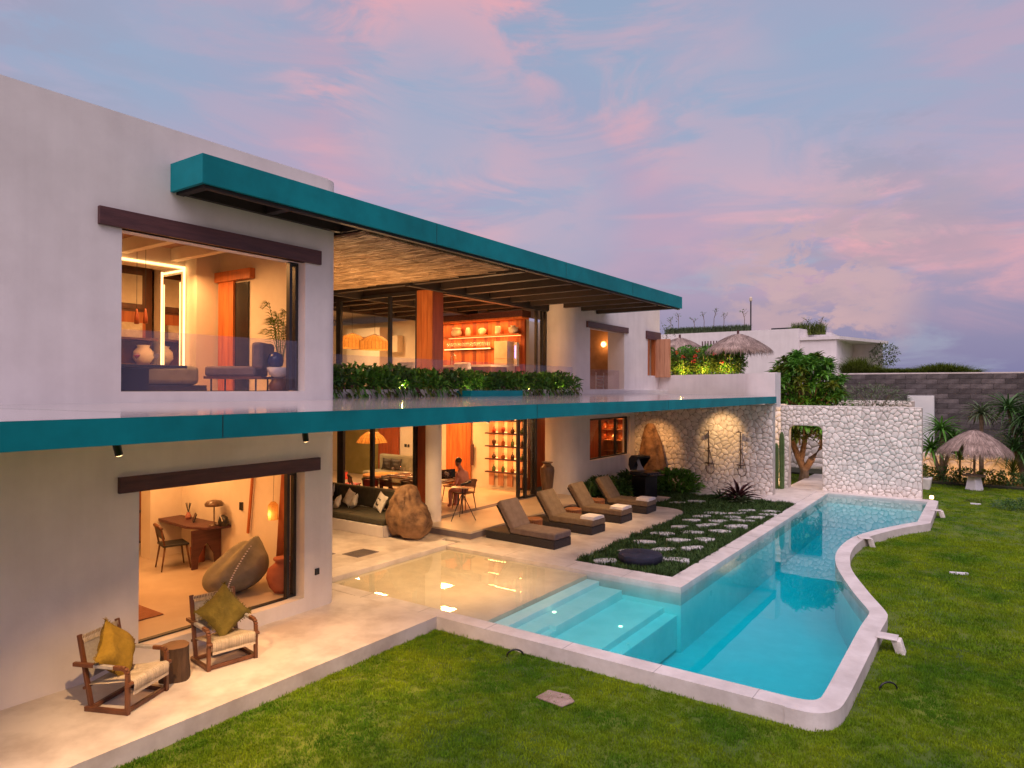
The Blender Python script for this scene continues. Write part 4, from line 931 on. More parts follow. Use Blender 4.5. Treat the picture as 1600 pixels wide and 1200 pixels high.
# palms / pandanus on the right
def pandanus(name, label, loc, h, n, L_, W_, mat, seed, heads=((0, 0, 0),), tilt=(-.4, 1.2), trunk=.09):
    t = thing(name, label, 'palm', loc); rn = random.Random(seed); tr_ = MB()
    for i, hd in enumerate(heads):
        top = Vector((hd[0], hd[1], h + hd[2])); tr_.tube([(0, 0, 0), (top.x * .4, top.y * .4, top.z * .5), tuple(top)], [trunk, trunk * .8, trunk * .7], 8)
        b = MB(); rosette(b, tuple(top), n, L_, W_, rn, tilt, 4); b.build('crown', mat, t, recalc=False, kind='stuff')
    tr_.build('trunk', m_bark, t, auto=True); return t
pandanus('pandanus', 'green spiky palm rising beside the end of the doorway wall', (-1.55, 32.0, -.2), 2.1, 60, 1.0, .10, m_leaf, 101, ((0, 0, 0), (.35, .2, -.5), (-.35, .1, -.8)))
pandanus('pandanus', 'spiky palm with a bare trunk directly behind the right thatched parasol', (-.25, 32.2, -.2), 2.75, 70, .90, .075, m_leafg, 102, ((0, 0, 0),))
pandanus('pandanus', 'dark palm cluster near the right edge in front of the block wall', (1.1, 32.3, -.2), 2.6, 70, 1.25, .085, m_leafd, 103, ((0, 0, 0), (.6, .3, .4), (-.5, .3, .35), (.3, .2, -.9), (-.3, 0, -1.2), (.8, 0, -.5), (0, .4, -.5), (.9, 0, -1.4)))
pandanus('pandanus', 'dark palm at the far right edge of the garden', (2.6, 32.0, -.2), 2.5, 70, 1.3, .09, m_leafd, 104, ((0, 0, 0), (.4, 0, .5), (-.6, 0, -.3), (0, 0, -1.0), (-.9, 0, .3)))
pandanus('areca_palm', 'small feathery palm left of the parasol post', (-.95, 32.3, -.2), .9, 60, 1.0, .035, m_leafy, 105, ((0, 0, 0),), (.1, 1.4), .05)
pandanus('areca_palm', 'thin stemmed yellow lit palm right of the parasol post', (.75, 32.1, -.2), .5, 70, 1.5, .03, m_leafy, 106, ((0, 0, 0),), (.7, 1.5), .05)
for i, (x, mat) in enumerate(((-2.1, m_leafy), (-1.4, m_leafd), (-.7, m_leafd), (0, m_leafy), (.6, m_leafd), (1.3, m_leafd), (2.0, m_leafy), (2.8, m_leafd), (3.6, m_leafd))):
    plant('bed_shrub', 'low leafy shrub in the flower bed behind the lawn, %s from the left' % ORD[i], 'shrub', (x, 31.75, -.15), [('foliage', 380, (0, 0, .25), (.5, .35, .35), (.09, .18), (.04, .07), mat, .3, .4, 110 + i)], 'shrubs along the flower bed', 4, .3)
for x in (-2.0, -.9, -.1, .9, 1.9): lamp('garden_lamp', 'POINT', (x, 32.7, .05), 10, (1, .46, .12), .08)
plant('low_bush', 'low dark round bush on the lawn at the right edge', 'bush', (1.0, 26.1, -.2), [('foliage', 1400, (0, 0, .12), (.95, .6, .24), (.05, .10), (.03, .05), m_leafd, .3, .4, 130)], stems=4, sh=.15)
plant('yellow_tuft', 'small round yellowish plant on the lawn in front of the parasol', 'plant', (-.4, 27.0, -.2), [('foliage', 160, (0, 0, .04), (.30, .26, .07), (.05, .09), (.02, .03), m_leafy, .2, .3, 131)])
# cactus behind the shower wall end
t = thing('cactus', 'tall ribbed column cactus standing in the lit gap between the stone walls', 'cactus', (-5.95, 25.0, -.05))
def ribbed(b, c, r, h, n=10):
    m_ = 20; prof = [(r * .9, 0), (r, h * .3), (r, h * .85), (r * .8, h * .95), (r * .3, h)]; vs = []; 
    for rr_, z in prof:
        for k in range(m_ * 1):
            a = 2 * math.pi * k / m_; q = rr_ * (1 if k % 2 else .78); vs.append((c[0] + q * math.cos(a), c[1] + q * math.sin(a), c[2] + z))
    fs = [(i * m_ + k, i * m_ + (k + 1) % m_, (i + 1) * m_ + (k + 1) % m_, (i + 1) * m_ + k) for i in range(4) for k in range(m_)] + [tuple(range(4 * m_, 5 * m_))]; b.add(vs, fs)
for (c, r, h) in (((0, 0, 0), .09, 2.05), ((-.16, -.1, 0), .085, 1.65), ((-.3, -.05, 0), .06, .95), ((.02, -.15, 0), .06, .5)):
    b = MB(); ribbed(b, c, r, h); b.build('stem', m_cactus, t)
b = MB(); rosette(b, (-.1, -.25, 0), 16, .3, .03, random.Random(4)); b.build('ground_leaf', m_leafy, t, recalc=False)

# ================================================================== THATCHED PARASOLS
def parasol(label, loc, rad, h, drop, pole, seed, base=True, notch=None):
    t = thing('thatched_parasol', label, 'parasol', loc, 0, None); rn = random.Random(seed)
    b = MB(); b.tube([(0, 0, 0), (0, 0, pole + drop)], .04, 10); b.build('post', m_bark, t, auto=True)
    def zz(u): return pole + drop * (1 - u ** 1.5)
    b = MB(); nn = 28
    for i in range(6):
        for k in range(nn):
            u0, u1 = i / 6 * .93, (i + 1) / 6 * .93; a0, a1 = 2 * math.pi * k / nn, 2 * math.pi * (k + 1) / nn
            if notch and abs(((a0 - notch + math.pi) % (2 * math.pi)) - math.pi) < .18 and i > 3: continue
            b.quad(*[(u * rad * math.cos(a), u * rad * math.sin(a), zz(u) - .03) for u, a in ((u0, a0), (u1, a0), (u1, a1), (u0, a1))])
    b.build('canopy', m_thatch, t)
    s_ = MB()
    for i in range(4600):
        u = rn.random() ** .6 * .98; a = rn.uniform(0, 2 * math.pi); ln = rn.uniform(.18, .34)
        if notch and abs(((a - notch + math.pi) % (2 * math.pi)) - math.pi) < .17 and u > .6: continue
        p = Vector((u * rad * math.cos(a), u * rad * math.sin(a), zz(u) + rn.uniform(0, .03))); u2_ = min(u + ln / rad, 1.05); a2 = a + rn.gauss(0, .05)
        ex = max(0, u + ln / rad - 1.0); q = Vector((u2_ * rad * math.cos(a2), u2_ * rad * math.sin(a2), pole + drop * (1 - min(u2_, 1) ** 1.5) - ex * rad * rn.uniform(.6, 1.2) - rn.uniform(-.02, .04)))
        sd_ = Vector((-math.sin(a), math.cos(a), 0)) * rn.uniform(.005, .012); m1 = (p + q) / 2 + Vector((0, 0, .02)); s_.add([p - sd_, p + sd_, m1 + sd_, m1 - sd_, q], [(0, 1, 2, 3), (3, 2, 4)])
    s_.build('thatch_strand', m_thatch, t, recalc=False, kind='stuff')
    if base:
        b = MB(); b.tube([(0, 0, .50), (0, 0, .56)], .36, 20); b.build('table_top', m_bark, t, auto=True)
        b = MB(); b.lathe([(.30, -.03), (.20, .52)], n=4); o = b.build('base', m_white, t, bevel=.01); o.rotation_euler = (0, 0, R(45 - 35))
    else:
        b = MB(); b.tube([(0, 0, pole + drop), (0, 0, pole + drop + .16)], .05, 8); b.build('finial', m_lintel, t)
    return t
parasol('grey thatched parasol with white base on the far lawn', (-.45, 30.4, -.2), 1.17, 0, .78, 1.42, 201, notch=R(-115))
parasol('left one of the two thatched parasols on the raised terrace', (-11.3, 29.2, 4.05), 1.25, 0, .62, 1.08, 202, base=False)
parasol('right one of the two thatched parasols on the raised terrace', (-8.55, 28.6, 4.05), 1.35, 0, .70, 1.02, 203, base=False)

# ================================================================== ROCKS
def rock(name, label, cat, loc, shape, mat, seed, n=3, amp=.12, parent=None):
    bm = bmesh.new(); bmesh.ops.create_icosphere(bm, subdivisions=5, radius=1)
    from mathutils import noise as nz
    for v in bm.verts:
        p = v.co.copy(); q = shape(p); d = nz.fractal(p * 1.3 + Vector((seed, 0, 0)), 1.0, 2.0, 4) * amp; v.co = q + p * d
    me = bpy.data.meshes.new(name); bm.to_mesh(me); bm.free(); me.materials.append(mat)
    for f in me.polygons: f.use_smooth = True
    o = bpy.data.objects.new(name, me); COL.objects.link(o); o.location = loc; tag(o, label, cat); return o
def sh_b(p):
    z = (p.z + 1) / 2; rho = max(math.hypot(p.x, p.y), 1e-4); rr_ = rho ** .5; x, y = p.x / rho * rr_, p.y / rho * rr_
    k = 1 - .46 * z ** 2.2; sx = .58 * k
    if x + .5 * y > 0: sx *= 1 + .22 * max(0, 1 - abs(z - .35) / .3) - .22 * max(0, min(1, (z - .55) / .12))
    return Vector((x * sx - .10 * z, y * .46 * k, z * 1.24 - .03))
rock('boulder', 'big brown weathered boulder at the corner of the shallow pool', 'boulder', (-11.12, 11.75, 0.0), sh_b, m_boulder, 3.3, amp=.10)
def sh_m(p):
    z = (p.z + 1) / 2; rho = max(math.hypot(p.x, p.y), 1e-4); rr_ = rho ** .45; x, y = p.x / rho * rr_, p.y / rho * rr_; k = 1 - .58 * z ** 1.8; return Vector((x * .60 * k - .14 * z + .05, y * .22 * k + .10 * z, z * 2.28 - .05))
rock('standing_stone', 'tall tapering carved stone leaning against the shower wall', 'stone', (-9.85, 22.75, 0.0), sh_m, m_boulder, 8.1, amp=.07)
# stepping stones in the dark ground cover
sp = [(-7.8, 19.97), (-7.42, 20.55), (-6.3, 18.91), (-5.77, 19.24), (-5.66, 19.86), (-6.41, 18.26), (-5.7, 18.59), (-5.04, 19.55), (-5.18, 18.91), (-6.45, 17.51), (-5.86, 17.85), (-5.35, 18.28), (-6.39, 16.54), (-5.89, 17.16), (-5.25, 17.44),
      (-6.43, 15.5), (-5.88, 16.06), (-5.37, 16.59), (-6.39, 14.44), (-5.86, 15.07), (-5.38, 15.48), (-6.31, 13.43), (-5.78, 14.0), (-5.34, 14.5), (-5.25, 13.3), (-6.36, 12.4), (-5.11, 20.1)]
rn = random.Random(300)
SPL = [None] * len(sp); SPL[0] = 'nearest to the barbecue in the ground cover'; SPL[1] = 'left of the bromeliad near the shower wall'; SPL[26] = 'farthest from the camera, between bromeliad and coping'
for nm, lo, hi in (('left column beside the lounger terrace', -7, -6.1), ('middle column', -6.1, -5.5), ('right column beside the pool coping', -5.5, -5.0)):
    for j, q in enumerate(sorted([k for k in range(len(sp)) if SPL[k] is None and lo < sp[k][0] <= hi], key=lambda k: sp[k][1])): SPL[q] = '%s from the front in the %s' % (ORD[j], nm)
for i, (x, y) in enumerate(sp):
    nv = 11; a0 = R(38) - 1.2 + rn.uniform(-.35, .2); ra, rb_ = rn.uniform(.24, .32), rn.uniform(.12, .155); pts = []
    for k in range(nv):
        a = 2 * math.pi * k / nv; q = 1 + rn.uniform(-.16, .16); u, v = ra * q * math.cos(a), rb_ * q * math.sin(a); pts.append((u * math.cos(a0 + 1.2) - v * math.sin(a0 + 1.2), u * math.sin(a0 + 1.2) + v * math.cos(a0 + 1.2)))
    b = MB(); b.prism(pts, -.02, .075); o = b.build('stepping_stone', m_pebble, loc=(x, y, -.035), bevel=.015)
    tag(o, 'flat pale stepping stone %s' % SPL[i], 'stepping stone', 'stepping stones in the ground cover')
# small things on the lawn
b = MB(); b.prism([(-.2, -.12), (.18, -.15), (.24, .05), (.1, .16), (-.18, .13)], 0, .02); tag(b.build('ground_slab', M('pinkish brown stone', (.26, .17, .13), (.40, .29, .24), scale=9, rough=.9, bump=.6), loc=(-4.22, 6.95, -.185), bevel=.01), 'small pinkish flat slab set in the front lawn', 'slab')
b = MB(); b.box(-.16, .16, -.03, .03, 0, .04); o = b.build('lawn_marker', m_white, loc=(-.5, 16.3, -.19)); o.rotation_euler = (0, 0, R(20)); tag(o, 'thin white strip lying on the right lawn', 'strip')
b = MB(); b.box(-.14, .14, -.04, .04, 0, .04); o = b.build('lawn_marker', m_white, loc=(-.36, 26.5, -.19)); tag(o, 'thin white strip on the far lawn below the yellowish plant', 'strip')
for (x, y, a, lb) in ((-1.12, 10.95, 0, 'white shelf bracket with rope on the near right pool edge'), (-2.35, 17.9, .35, 'white shelf bracket on the middle bend of the pool edge'), (-1.2, 23.2, 0, 'white shelf bracket on the far right pool edge')):
    t = thing('pool_shelf', lb, 'bracket', (x - .05, y, 0), a)
    b = MB(); b.box(-.14, .12, -.13, .13, .006, .024); b.build('plate', m_coping, t, bevel=.004)
    b = MB(); b.add([(.04, -.10, .004), (.16, -.10, .004), (.16, .10, .004), (.04, .10, .004), (.10, -.07, -.19), (.22, -.09, -.19), (.22, .09, -.19), (.10, .07, -.19)], [(0, 1, 2, 3), (7, 6, 5, 4), (0, 4, 5, 1), (1, 5, 6, 2), (2, 6, 7, 3), (3, 7, 4, 0)])
    b.build('bracket_foot', m_stone, t, bevel=.012)
for (x, y, z, lb) in ((-1.02, 9.55, -.2, 'black hose loop on the lawn beside the near right pool edge'), (-5.35, 7.75, -.2, 'small black hose loop below the front pool edge')):
    b = MB(); b.tube([(.12 * math.cos(a) * 1.0, 0, .10 * math.sin(a)) for a in [R(k * 20) for k in range(0, 11)]], .012, 7); o = b.build('hose_loop', m_charfrp, loc=(x, y, z), smooth=True); o.rotation_euler = (0, 0, R(40)); tag(o, lb, 'hose')
t = thing('spike_light', 'small lit garden spotlight at the right end of the doorway wall', 'garden light', (-1.52, 25.75, -.2))
b = MB(); b.tube([(0, 0, 0), (0, 0, .18)], .02, 8); b.build('spike', m_charfrp, t); b = MB(); b.lathe([(.05, .18), (.06, .24), (.05, .28)], n=12); b.build('lens', m_bulb, t)
lamp('garden_lamp', 'SPOT', (-1.52, 25.7, .12), 14, WARM, .04, target=(-1.7, 25.4, 2.5), spot=60)
t = thing('stone_trough', 'square stone planter trough at the edge of the far lawn', 'trough', (-2.15, 29.6, -.2))
b = MB(); b.add([(-.35, -.3, 0), (.35, -.3, 0), (.35, .3, 0), (-.35, .3, 0), (-.42, -.36, .42), (.42, -.36, .42), (.42, .36, .42), (-.42, .36, .42)], [(0, 3, 2, 1), (4, 5, 6, 7), (0, 1, 5, 4), (1, 2, 6, 5), (2, 3, 7, 6), (3, 0, 4, 7)]); b.build('trough_body', m_pebble, t, bevel=.02)
rn = random.Random(7); b = foliage(220, ell((0, 0, .65), (.36, .3, .3), .2), outw((0, 0, .65)), (.1, .2), (.04, .06), rn); b.build('foliage', m_leafy, t, recalc=False, kind='stuff')

# ================================================================== OUTDOOR FURNITURE
def rbox(mb_args, name, mat, parent, bev=.03, **k):
    b = MB(); b.box(*mb_args); return b.build(name, mat, parent, bevel=bev, auto=True, **k)
def pillow_mb(w_, h_, th, seed, n=14, sag=.06):
    rn = random.Random(seed); b = MB(); ph = rn.uniform(0, 6)
    def f(sgn):
        def g(u, v):
            x, y = (u - .5) * 2, (v - .5) * 2; e = (1 - x * x) * (1 - y * y); e = max(e, 0) ** .42
            px_ = x * w_ / 2 * (1 - .13 * (1 - y * y) * abs(x)); py_ = y * h_ / 2 * (1 - .13 * (1 - x * x) * abs(y))
            wr = .08 * th * math.sin(x * 4 + ph + y * 2) * e + .05 * th * math.sin(9 * y + ph) * e
            return (px_, py_, sgn * (e * th / 2) + wr)
        return g
    b.grid(f(1), n, n); b.grid(f(-1), n, n); return b
def pillow(parent, name, w_, h_, th, mat, loc, rot, seed=1, label=None, fringe=False, top=None):
    o = pillow_mb(w_, h_, th, seed).build(name, mat, parent, smooth=True, loc=loc); o.rotation_euler = rot
    if fringe:
        rn = random.Random(seed); b = MB()
        for i in range(170):
            s_ = rn.choice((0, 1, 2, 3)); u = rn.uniform(-.5, .5); ex = .5 * (1 - .13 * (1 - (2 * u) ** 2))
            x, y = ((u * w_, ex * h_), (u * w_, -ex * h_), (ex * w_, u * h_), (-ex * w_, u * h_))[s_]; dx, dy = ((0, 1), (0, -1), (1, 0), (-1, 0))[s_]
            p = Vector((x, y, 0)); q = p + Vector((dx + rn.uniform(-.5, .5), dy + rn.uniform(-.5, .5), rn.uniform(-.5, .5))) * .022; b.bar(tuple(p), tuple(q), .004, .003)
        b.build('fringe', mat, o, recalc=False)
    return o
def lounge_chair(label, loc, rz):
    t = thing('lounge_chair', label, 'chair', loc, rz)
    hw = .30
    def bent(pts, w_, name='arm_frame'):
        b = MB()
        for i in range(len(pts) - 1): b.bar(pts[i], pts[i + 1], w_, w_, up=(0, 1, 0))
        return b.build(name, m_wood, t, bevel=.008)
    for sy in (-1, 1):
        y = sy * hw
        bent([(.27, y, 0), (.27, y, .43), (.262, y, .462), (.235, y, .485), (.20, y, .49), (.10, y, .49)], .045)   # front leg turning into the arm
        b = MB(); b.bar((.10, y, .49), (-.14, y, .49), .048, .036); b.build('arm_wrap', m_strap, t, bevel=.006)
        b = MB(); b.bar((-.14, y, .49), (-.40, y, .49), .045, .045); b.build('arm_end', m_wood, t, bevel=.008)
        b = MB(); b.bar((-.20, y * .9, .02), (-.36, y * .9, .80), .035, .05, up=(0, 1, 0)); b.build('back_post', m_wood, t, bevel=.006)
        b = MB(); b.bar((-.25, y, .025), (.29, y, .025), .045, .05); b.build('side_rail', m_wood, t, bevel=.006)
    for (x, z) in ((.25, .03), (-.19, .03)):
        b = MB(); b.bar((x, -hw, z), (x, hw, z), .04, .045); b.build('cross_rail', m_wood, t, bevel=.006)
    b = MB(); b.tube([(.30, -hw - .03, .33), (.30, hw + .03, .33)], .022, 12); b.build('seat_bar', m_wood, t, auto=True)
    b = MB(); b.tube([(-.27, -hw, .24), (-.27, hw, .24)], .018, 10); b.build('seat_bar', m_wood, t, auto=True)
    b = MB(); b.tube([(-.355, -hw * .9, .76), (-.355, hw * .9, .76)], .016, 10); b.build('back_bar', m_wood, t, auto=True)
    # woven seat: fine cords side by side, wrapping the front bar and hanging as a short apron
    b = MB(); nc = 46
    for i in range(nc):
        y = -hw + .035 + (2 * hw - .07) * i / (nc - 1)
        pts = [(-.27, y, .262), (0, y, .30), (.24, y, .345), (.29, y, .358), (.322, y, .345), (.328, y, .31), (.318, y, .22)]
        b.tube(pts, .0056, 5)
    b.build('seat_weave', m_rope, t, recalc=False, smooth=True, kind='stuff')
    b = MB(); b.add([(-.27, -hw + .03, .258), (-.27, hw - .03, .258), (.27, hw - .03, .343), (.27, -hw + .03, .343)], [(0, 1, 2, 3)]); b.build('seat_web', m_strap, t)
    b = MB(); b.bar((.318, -hw + .03, .22), (.318, hw - .03, .22), .012, .03); b.build('apron_edge', m_rope, t)
    b = MB()
    b.add([(-.262, -hw * .86, .32), (-.262, hw * .86, .32), (-.345, hw * .86, .71), (-.345, -hw * .86, .71)], [(0, 1, 2, 3)]); b.build('back_panel', m_strap, t)
    b = MB(); nt_ = 26
    for i in range(nt_):
        y = -hw * .84 + 2 * hw * .84 * i / (nt_ - 1); b.bar((-.343, y, .70), (-.362, y, .782), .008, .006, up=(1, 0, 0)); b.bar((-.33, y, .70), (-.336, y, .785), .008, .006, up=(1, 0, 0))
    b.build('lacing', m_rope, t, recalc=False, kind='stuff')
    return t
c1 = lounge_chair('woven teak armchair holding the yellow cushion, left of the stump', (-7.90, 3.80, 0), R(24))
c2 = lounge_chair('woven teak armchair holding the olive cushion, right of the stump', (-8.09, 5.10, 0), R(-9))
def place_pillow(name, label, mat, ch, off, rot, size, seed):
    m_ = Matrix.Translation(ch.location) @ Matrix.Rotation(ch.rotation_euler.z, 4, 'Z')
    o = pillow(None, name, size, size, .25, mat, tuple(m_ @ Vector(off)), (0, 0, 0), seed, fringe=True); o.rotation_euler = (m_ @ Matrix.Rotation(rot[2], 4, 'Z') @ Matrix.Rotation(rot[1], 4, 'Y') @ Matrix.Rotation(rot[0], 4, 'Z')).to_euler()
    return tag(o, label, 'cushion')
place_pillow('cushion', 'mustard yellow fringed cushion standing on the left armchair', m_mustard, c1, (-.12, -.02, .56), (R(42), R(68), R(10)), .52, 2)
place_pillow('cushion', 'olive fringed cushion tilted on the right armchair', m_mossy, c2, (-.10, .04, .575), (R(32), R(66), R(4)), .54, 5)
t = thing('tree_stump_table', 'dark tree stump table standing between the two armchairs', 'side table', (-8.02, 4.42, 0))
b = MB(); rn = random.Random(6); prof = []
vs = []
for j in range(9):
    z = .40 * j / 8
    for k in range(28):
        a = 2 * math.pi * k / 28; r = .165 * (1 + .05 * math.sin(3 * a + 1) + .03 * math.sin(7 * a)) * (1 + .05 * math.cos(j * .5)); 
        da = abs(((a - R(-35) + math.pi) % (2 * math.pi)) - math.pi)
        if da < .28: r *= 1 - .35 * (1 - da / .28) * math.sin(math.pi * min(1, (z / .40) * .9 + .1))
        vs.append((r * math.cos(a), r * math.sin(a), z))
fs = [(j * 28 + k, j * 28 + (k + 1) % 28, (j + 1) * 28 + (k + 1) % 28, (j + 1) * 28 + k) for j in range(8) for k in range(28)]
b.add(vs, fs); b.build('trunk', m_bark if False else M('dark stump bark', (.035, .018, .010), (.09, .048, .026), scale=5, rough=.8, bump=.7, bscale=18, stretch=(3, 3, .6)), t, auto=True)
b = MB(); b.add([v for v in vs[-28:]], [tuple(range(28))]); b.build('top', M('stump top', (.12, .055, .026), (.19, .09, .045), scale=7, rough=.6), t)
t = thing('wall_socket', 'small black socket on the white wall near the corner', 'socket', (XW, 7.12, .58))
b = MB(); b.box(0, .02, -.04, .04, -.05, .05); b.build('plate', m_charfrp, t, bevel=.004)

# sun loungers
def lounger(label, loc, rz, mat=m_cush, towel=True):
    t = thing('sun_lounger', label, 'sun lounger', loc, rz, 'sun loungers in a row beside the pool')
    # local: foot at x=0, head at x=-1.95
    b = MB(); b.box(-1.95, 0, -.33, .33, .0, .19); b.build('wicker_base', m_wicker, t, bevel=.02)
    b = MB(); b.box(-1.25, .01, -.325, .325, .195, .345); b.build('seat_cushion', mat, t, bevel=.035, auto=True)
    b = MB(); b.box(0, .73, -.325, .325, 0, .145); o = b.build('back_cushion', mat, t, bevel=.035, auto=True, loc=(-1.22, 0, .245)); o.rotation_euler = (0, R(180 + 55), 0); o.scale = (1, 1, -1)
    fx, fz = -1.20, .20; d = Vector((-math.cos(R(55)), 0, math.sin(R(55)))); nrm_ = Vector((-math.sin(R(55)), 0, -math.cos(R(55))))
    for sy in (-.31, .31):
        b = MB(); p = Vector((fx, sy, fz)) + nrm_ * .01; b.bar(tuple(p), tuple(p + d * .73), .03, .03, up=(0, 1, 0)); b.build('back_rail', m_wicker, t)
    for k in range(8):
        b = MB(); p = Vector((fx, 0, fz)) + nrm_ * .012 + d * (.06 + .088 * k); b.bar((p.x, -.31, p.z), (p.x, .31, p.z), .012, .045, up=tuple(d)); b.build('slat', m_wicker, t)
    return t
lsp = [((-7.68, 12.96, 0), 'grey brown sun lounger without a towel, nearest to the pool', R(-3)), ((-7.73, 14.73, 0), 'sun lounger with towel directly behind the nearest one', R(-2)),
       ((-7.78, 16.40, 0), 'sun lounger with towel, third from the shallow pool', R(-1)), ((-7.80, 18.05, 0), 'farthest sun lounger with towel, beside the dark shrub', R(0))]
m_cush2 = M('mauve grey cushion fabric', (.155, .115, .105), (.20, .15, .14), scale=8, rough=.9, bump=.15, bscale=60)
for i, (lc, lb, rz) in enumerate(lsp):
    lounger(lb, lc, rz, m_cush2 if i == 0 else m_cush)
    if i:
        t = thing('folded_towel', 'white folded towel on the foot of the %s sun lounger' % ('second', 'third', 'farthest')[i - 1], 'towel', (lc[0] - .18, lc[1], .36), rz)
        for k in range(3):
            b = MB(); b.grid(lambda u, v: (-.19 + .38 * u, (v - .5) * (.52 - .02 * k), .014 + .022 * k + .012 * math.sin(u * 5 + k) * (1 - abs(2 * v - 1)) - .010 * (abs(2 * v - 1) ** 6)), 8, 10); o = b.build('fold', m_white, t, smooth=True)
            m_ = o.modifiers.new('solid', 'SOLIDIFY'); m_.thickness = .022
lw = M('carved wood stool', (.20, .075, .03), (.34, .14, .06), scale=6, rough=.5, bump=.3, stretch=(4, 4, 1))
for i, (x, y) in enumerate(((-8.95, 13.72), (-8.85, 15.45), (-9.05, 17.15))):
    t = thing('round_stool', 'low round wooden stool between the %s sun loungers' % ('first and second', 'second and third', 'third and farthest')[i], 'stool', (x, y, 0)); b = MB(); b.tube([(0, 0, 0), (0, 0, .34)], .20, 26); b.build('drum', lw, t, auto=True)
    b = MB(); b.lathe([(.20, .34), (.215, .345), (.215, .37), (.20, .385)], n=26); b.build('top', lw, t, auto=True)
    b = MB()
    for k in range(24): a = k * math.pi / 12; b.bar((.202 * math.cos(a), .202 * math.sin(a), .01), (.202 * math.cos(a), .202 * math.sin(a), .335), .02, .012)
    b.build('fluting', lw, t)
# tall jar
t = tag(MB().lathe([(.13, 0), (.17, .25), (.21, .6), (.225, .78), (.21, .88), (.13, .95), (.11, .99), (.17, 1.02), (.17, 1.05), (.1, 1.05)], n=28).build('tall_jar', m_jar, loc=(-11.13, 17.82, .19), auto=True), 'tall bronze glazed jar beside the stacked glass doors', 'jar')
# pool cover basket
t = thing('covered_fire_bowl', 'low round bowl under a navy cloth cover in the ground cover', 'bowl', (-5.75, 12.75, -.04))
b = MB(); rn = random.Random(1)
b.lathe([(.34, .0), (.42, .10), (.44, .16), (.43, .22), (.38, .235), (.2, .25), (.02, .24)], n=36); b.v = [(x * (1 + .02 * math.sin(9 * math.atan2(y, x))), y * (1 + .02 * math.sin(9 * math.atan2(y, x))), z + .006 * math.sin(14 * math.atan2(y, x))) for x, y, z in b.v]; b.build('cover', m_navy, t, auto=True)
# barbecue
t = thing('barbecue', 'black gas barbecue with its lid raised', 'barbecue', (-9.0, 20.25, 0), R(-20))
b = MB(); b.box(-.30, .30, -.27, .27, .06, .72); b.build('cabinet', m_charfrp, t, bevel=.012)
b = MB(); b.box(-.36, .42, -.30, .30, .74, .86); b.build('firebox', m_charfrp, t, bevel=.02)
b = MB(); b.box(.43, .62, -.26, .26, .78, .81); b.build('side_shelf', m_charfrp, t, bevel=.004)
b = MB(); pf = [(-.36, .88), (-.44, 1.05), (-.42, 1.25), (-.30, 1.36), (-.05, 1.34), (.0, 1.28)]; o_ = len(b.v)
for sx in (-.28, .28): b.v += [(x, sx, z) for x, z in pf]
k = len(pf); b.f += [tuple(range(k)), tuple(range(2 * k - 1, k - 1, -1))] + [(i, i + 1, k + i + 1, k + i) for i in range(k - 1)]; b.build('lid', m_charfrp, t)
b = MB(); b.tube([(-.33, .12, 1.36), (-.36, .12, 1.45), (-.30, -.12, 1.47), (-.26, -.12, 1.37)], .014, 8); b.build('lid_handle', m_cream, t, smooth=True)
for k in range(4): b = MB(); b.tube([(.425, -.18 + k * .12, .80), (.46, -.18 + k * .12, .80)], .022, 10); b.build('knob', m_chrome, t)
for sx in (-.25, .25): b = MB(); b.tube([(sx, -.24, .04), (sx, -.20, .04)], .04, 12); b.build('wheel', m_charfrp, t)
b = MB(); b.add([(-.34, -.06, 1.32), (-.34, .05, 1.32), (-.20, .06, 1.05), (-.10, .1, .88), (-.22, -.12, .88), (-.24, -.05, 1.05)], [(0, 1, 2, 5), (5, 2, 3, 4)]); o = b.build('grey_cloth', m_strap, t); m_ = o.modifiers.new('s', 'SOLIDIFY'); m_.thickness = .015
# outdoor showers
for (x, lb) in ((-7.9, 'left steel outdoor shower on the stone wall'), (-6.82, 'right steel outdoor shower on the stone wall')):
    t = thing('outdoor_shower', lb, 'shower', (x, 23.13, 0))
    b = MB(); b.tube([(0, 0, .85), (0, -.03, 1.0), (0, -.03, 1.95), (0, -.06, 2.05), (0, -.22, 2.08)], .019, 8); b.build('riser_pipe', m_pipe, t, smooth=True)
    b = MB(); b.lathe([(.09, 0), (.09, .015), (.02, .03)], (0, -.24, 2.05), 16); b.build('shower_head', m_pipe, t)
    b = MB(); b.tube([(-.12, -.04, .95), (.14, -.04, .95)], .022, 10); b.tube([(0, 0, .95), (0, -.06, .95)], .03, 8); b.tube([(-.04, -.03, 1.45), (.05, -.06, 1.47)], .02, 8); b.build('mixer', m_pipe, t, smooth=True)
    b = MB(); b.tube([(.02, -.06, 1.45)] + [(.06 + .14 * math.sin(R(a)), -.05, .78 - .20 * math.cos(R(a))) for a in range(100, -120, -20)] + [(-.03, -.05, .93)], .013, 6); b.build('hose', m_pipe, t, smooth=True)
# floor drains
for (x, y, r_0) in ((-10.88, 10.0, 0), (-11.5, 9.35, 0)):
    t = thing('floor_grate', 'dark flat floor grate on the deck by the boulder' if x > -11 else 'dark flat floor grate near the white wall corner', 'grate', (x, y, .004)); b = MB(); b.box(-.24, .24, -.30, .30, 0, .008); b.build('plate', m_purple, t)
    b = MB()
    for k in range(9): b.box(-.20, .20, -.26 + k * .06, -.235 + k * .06, .008, .012)
    b.build('slot', m_black, t)

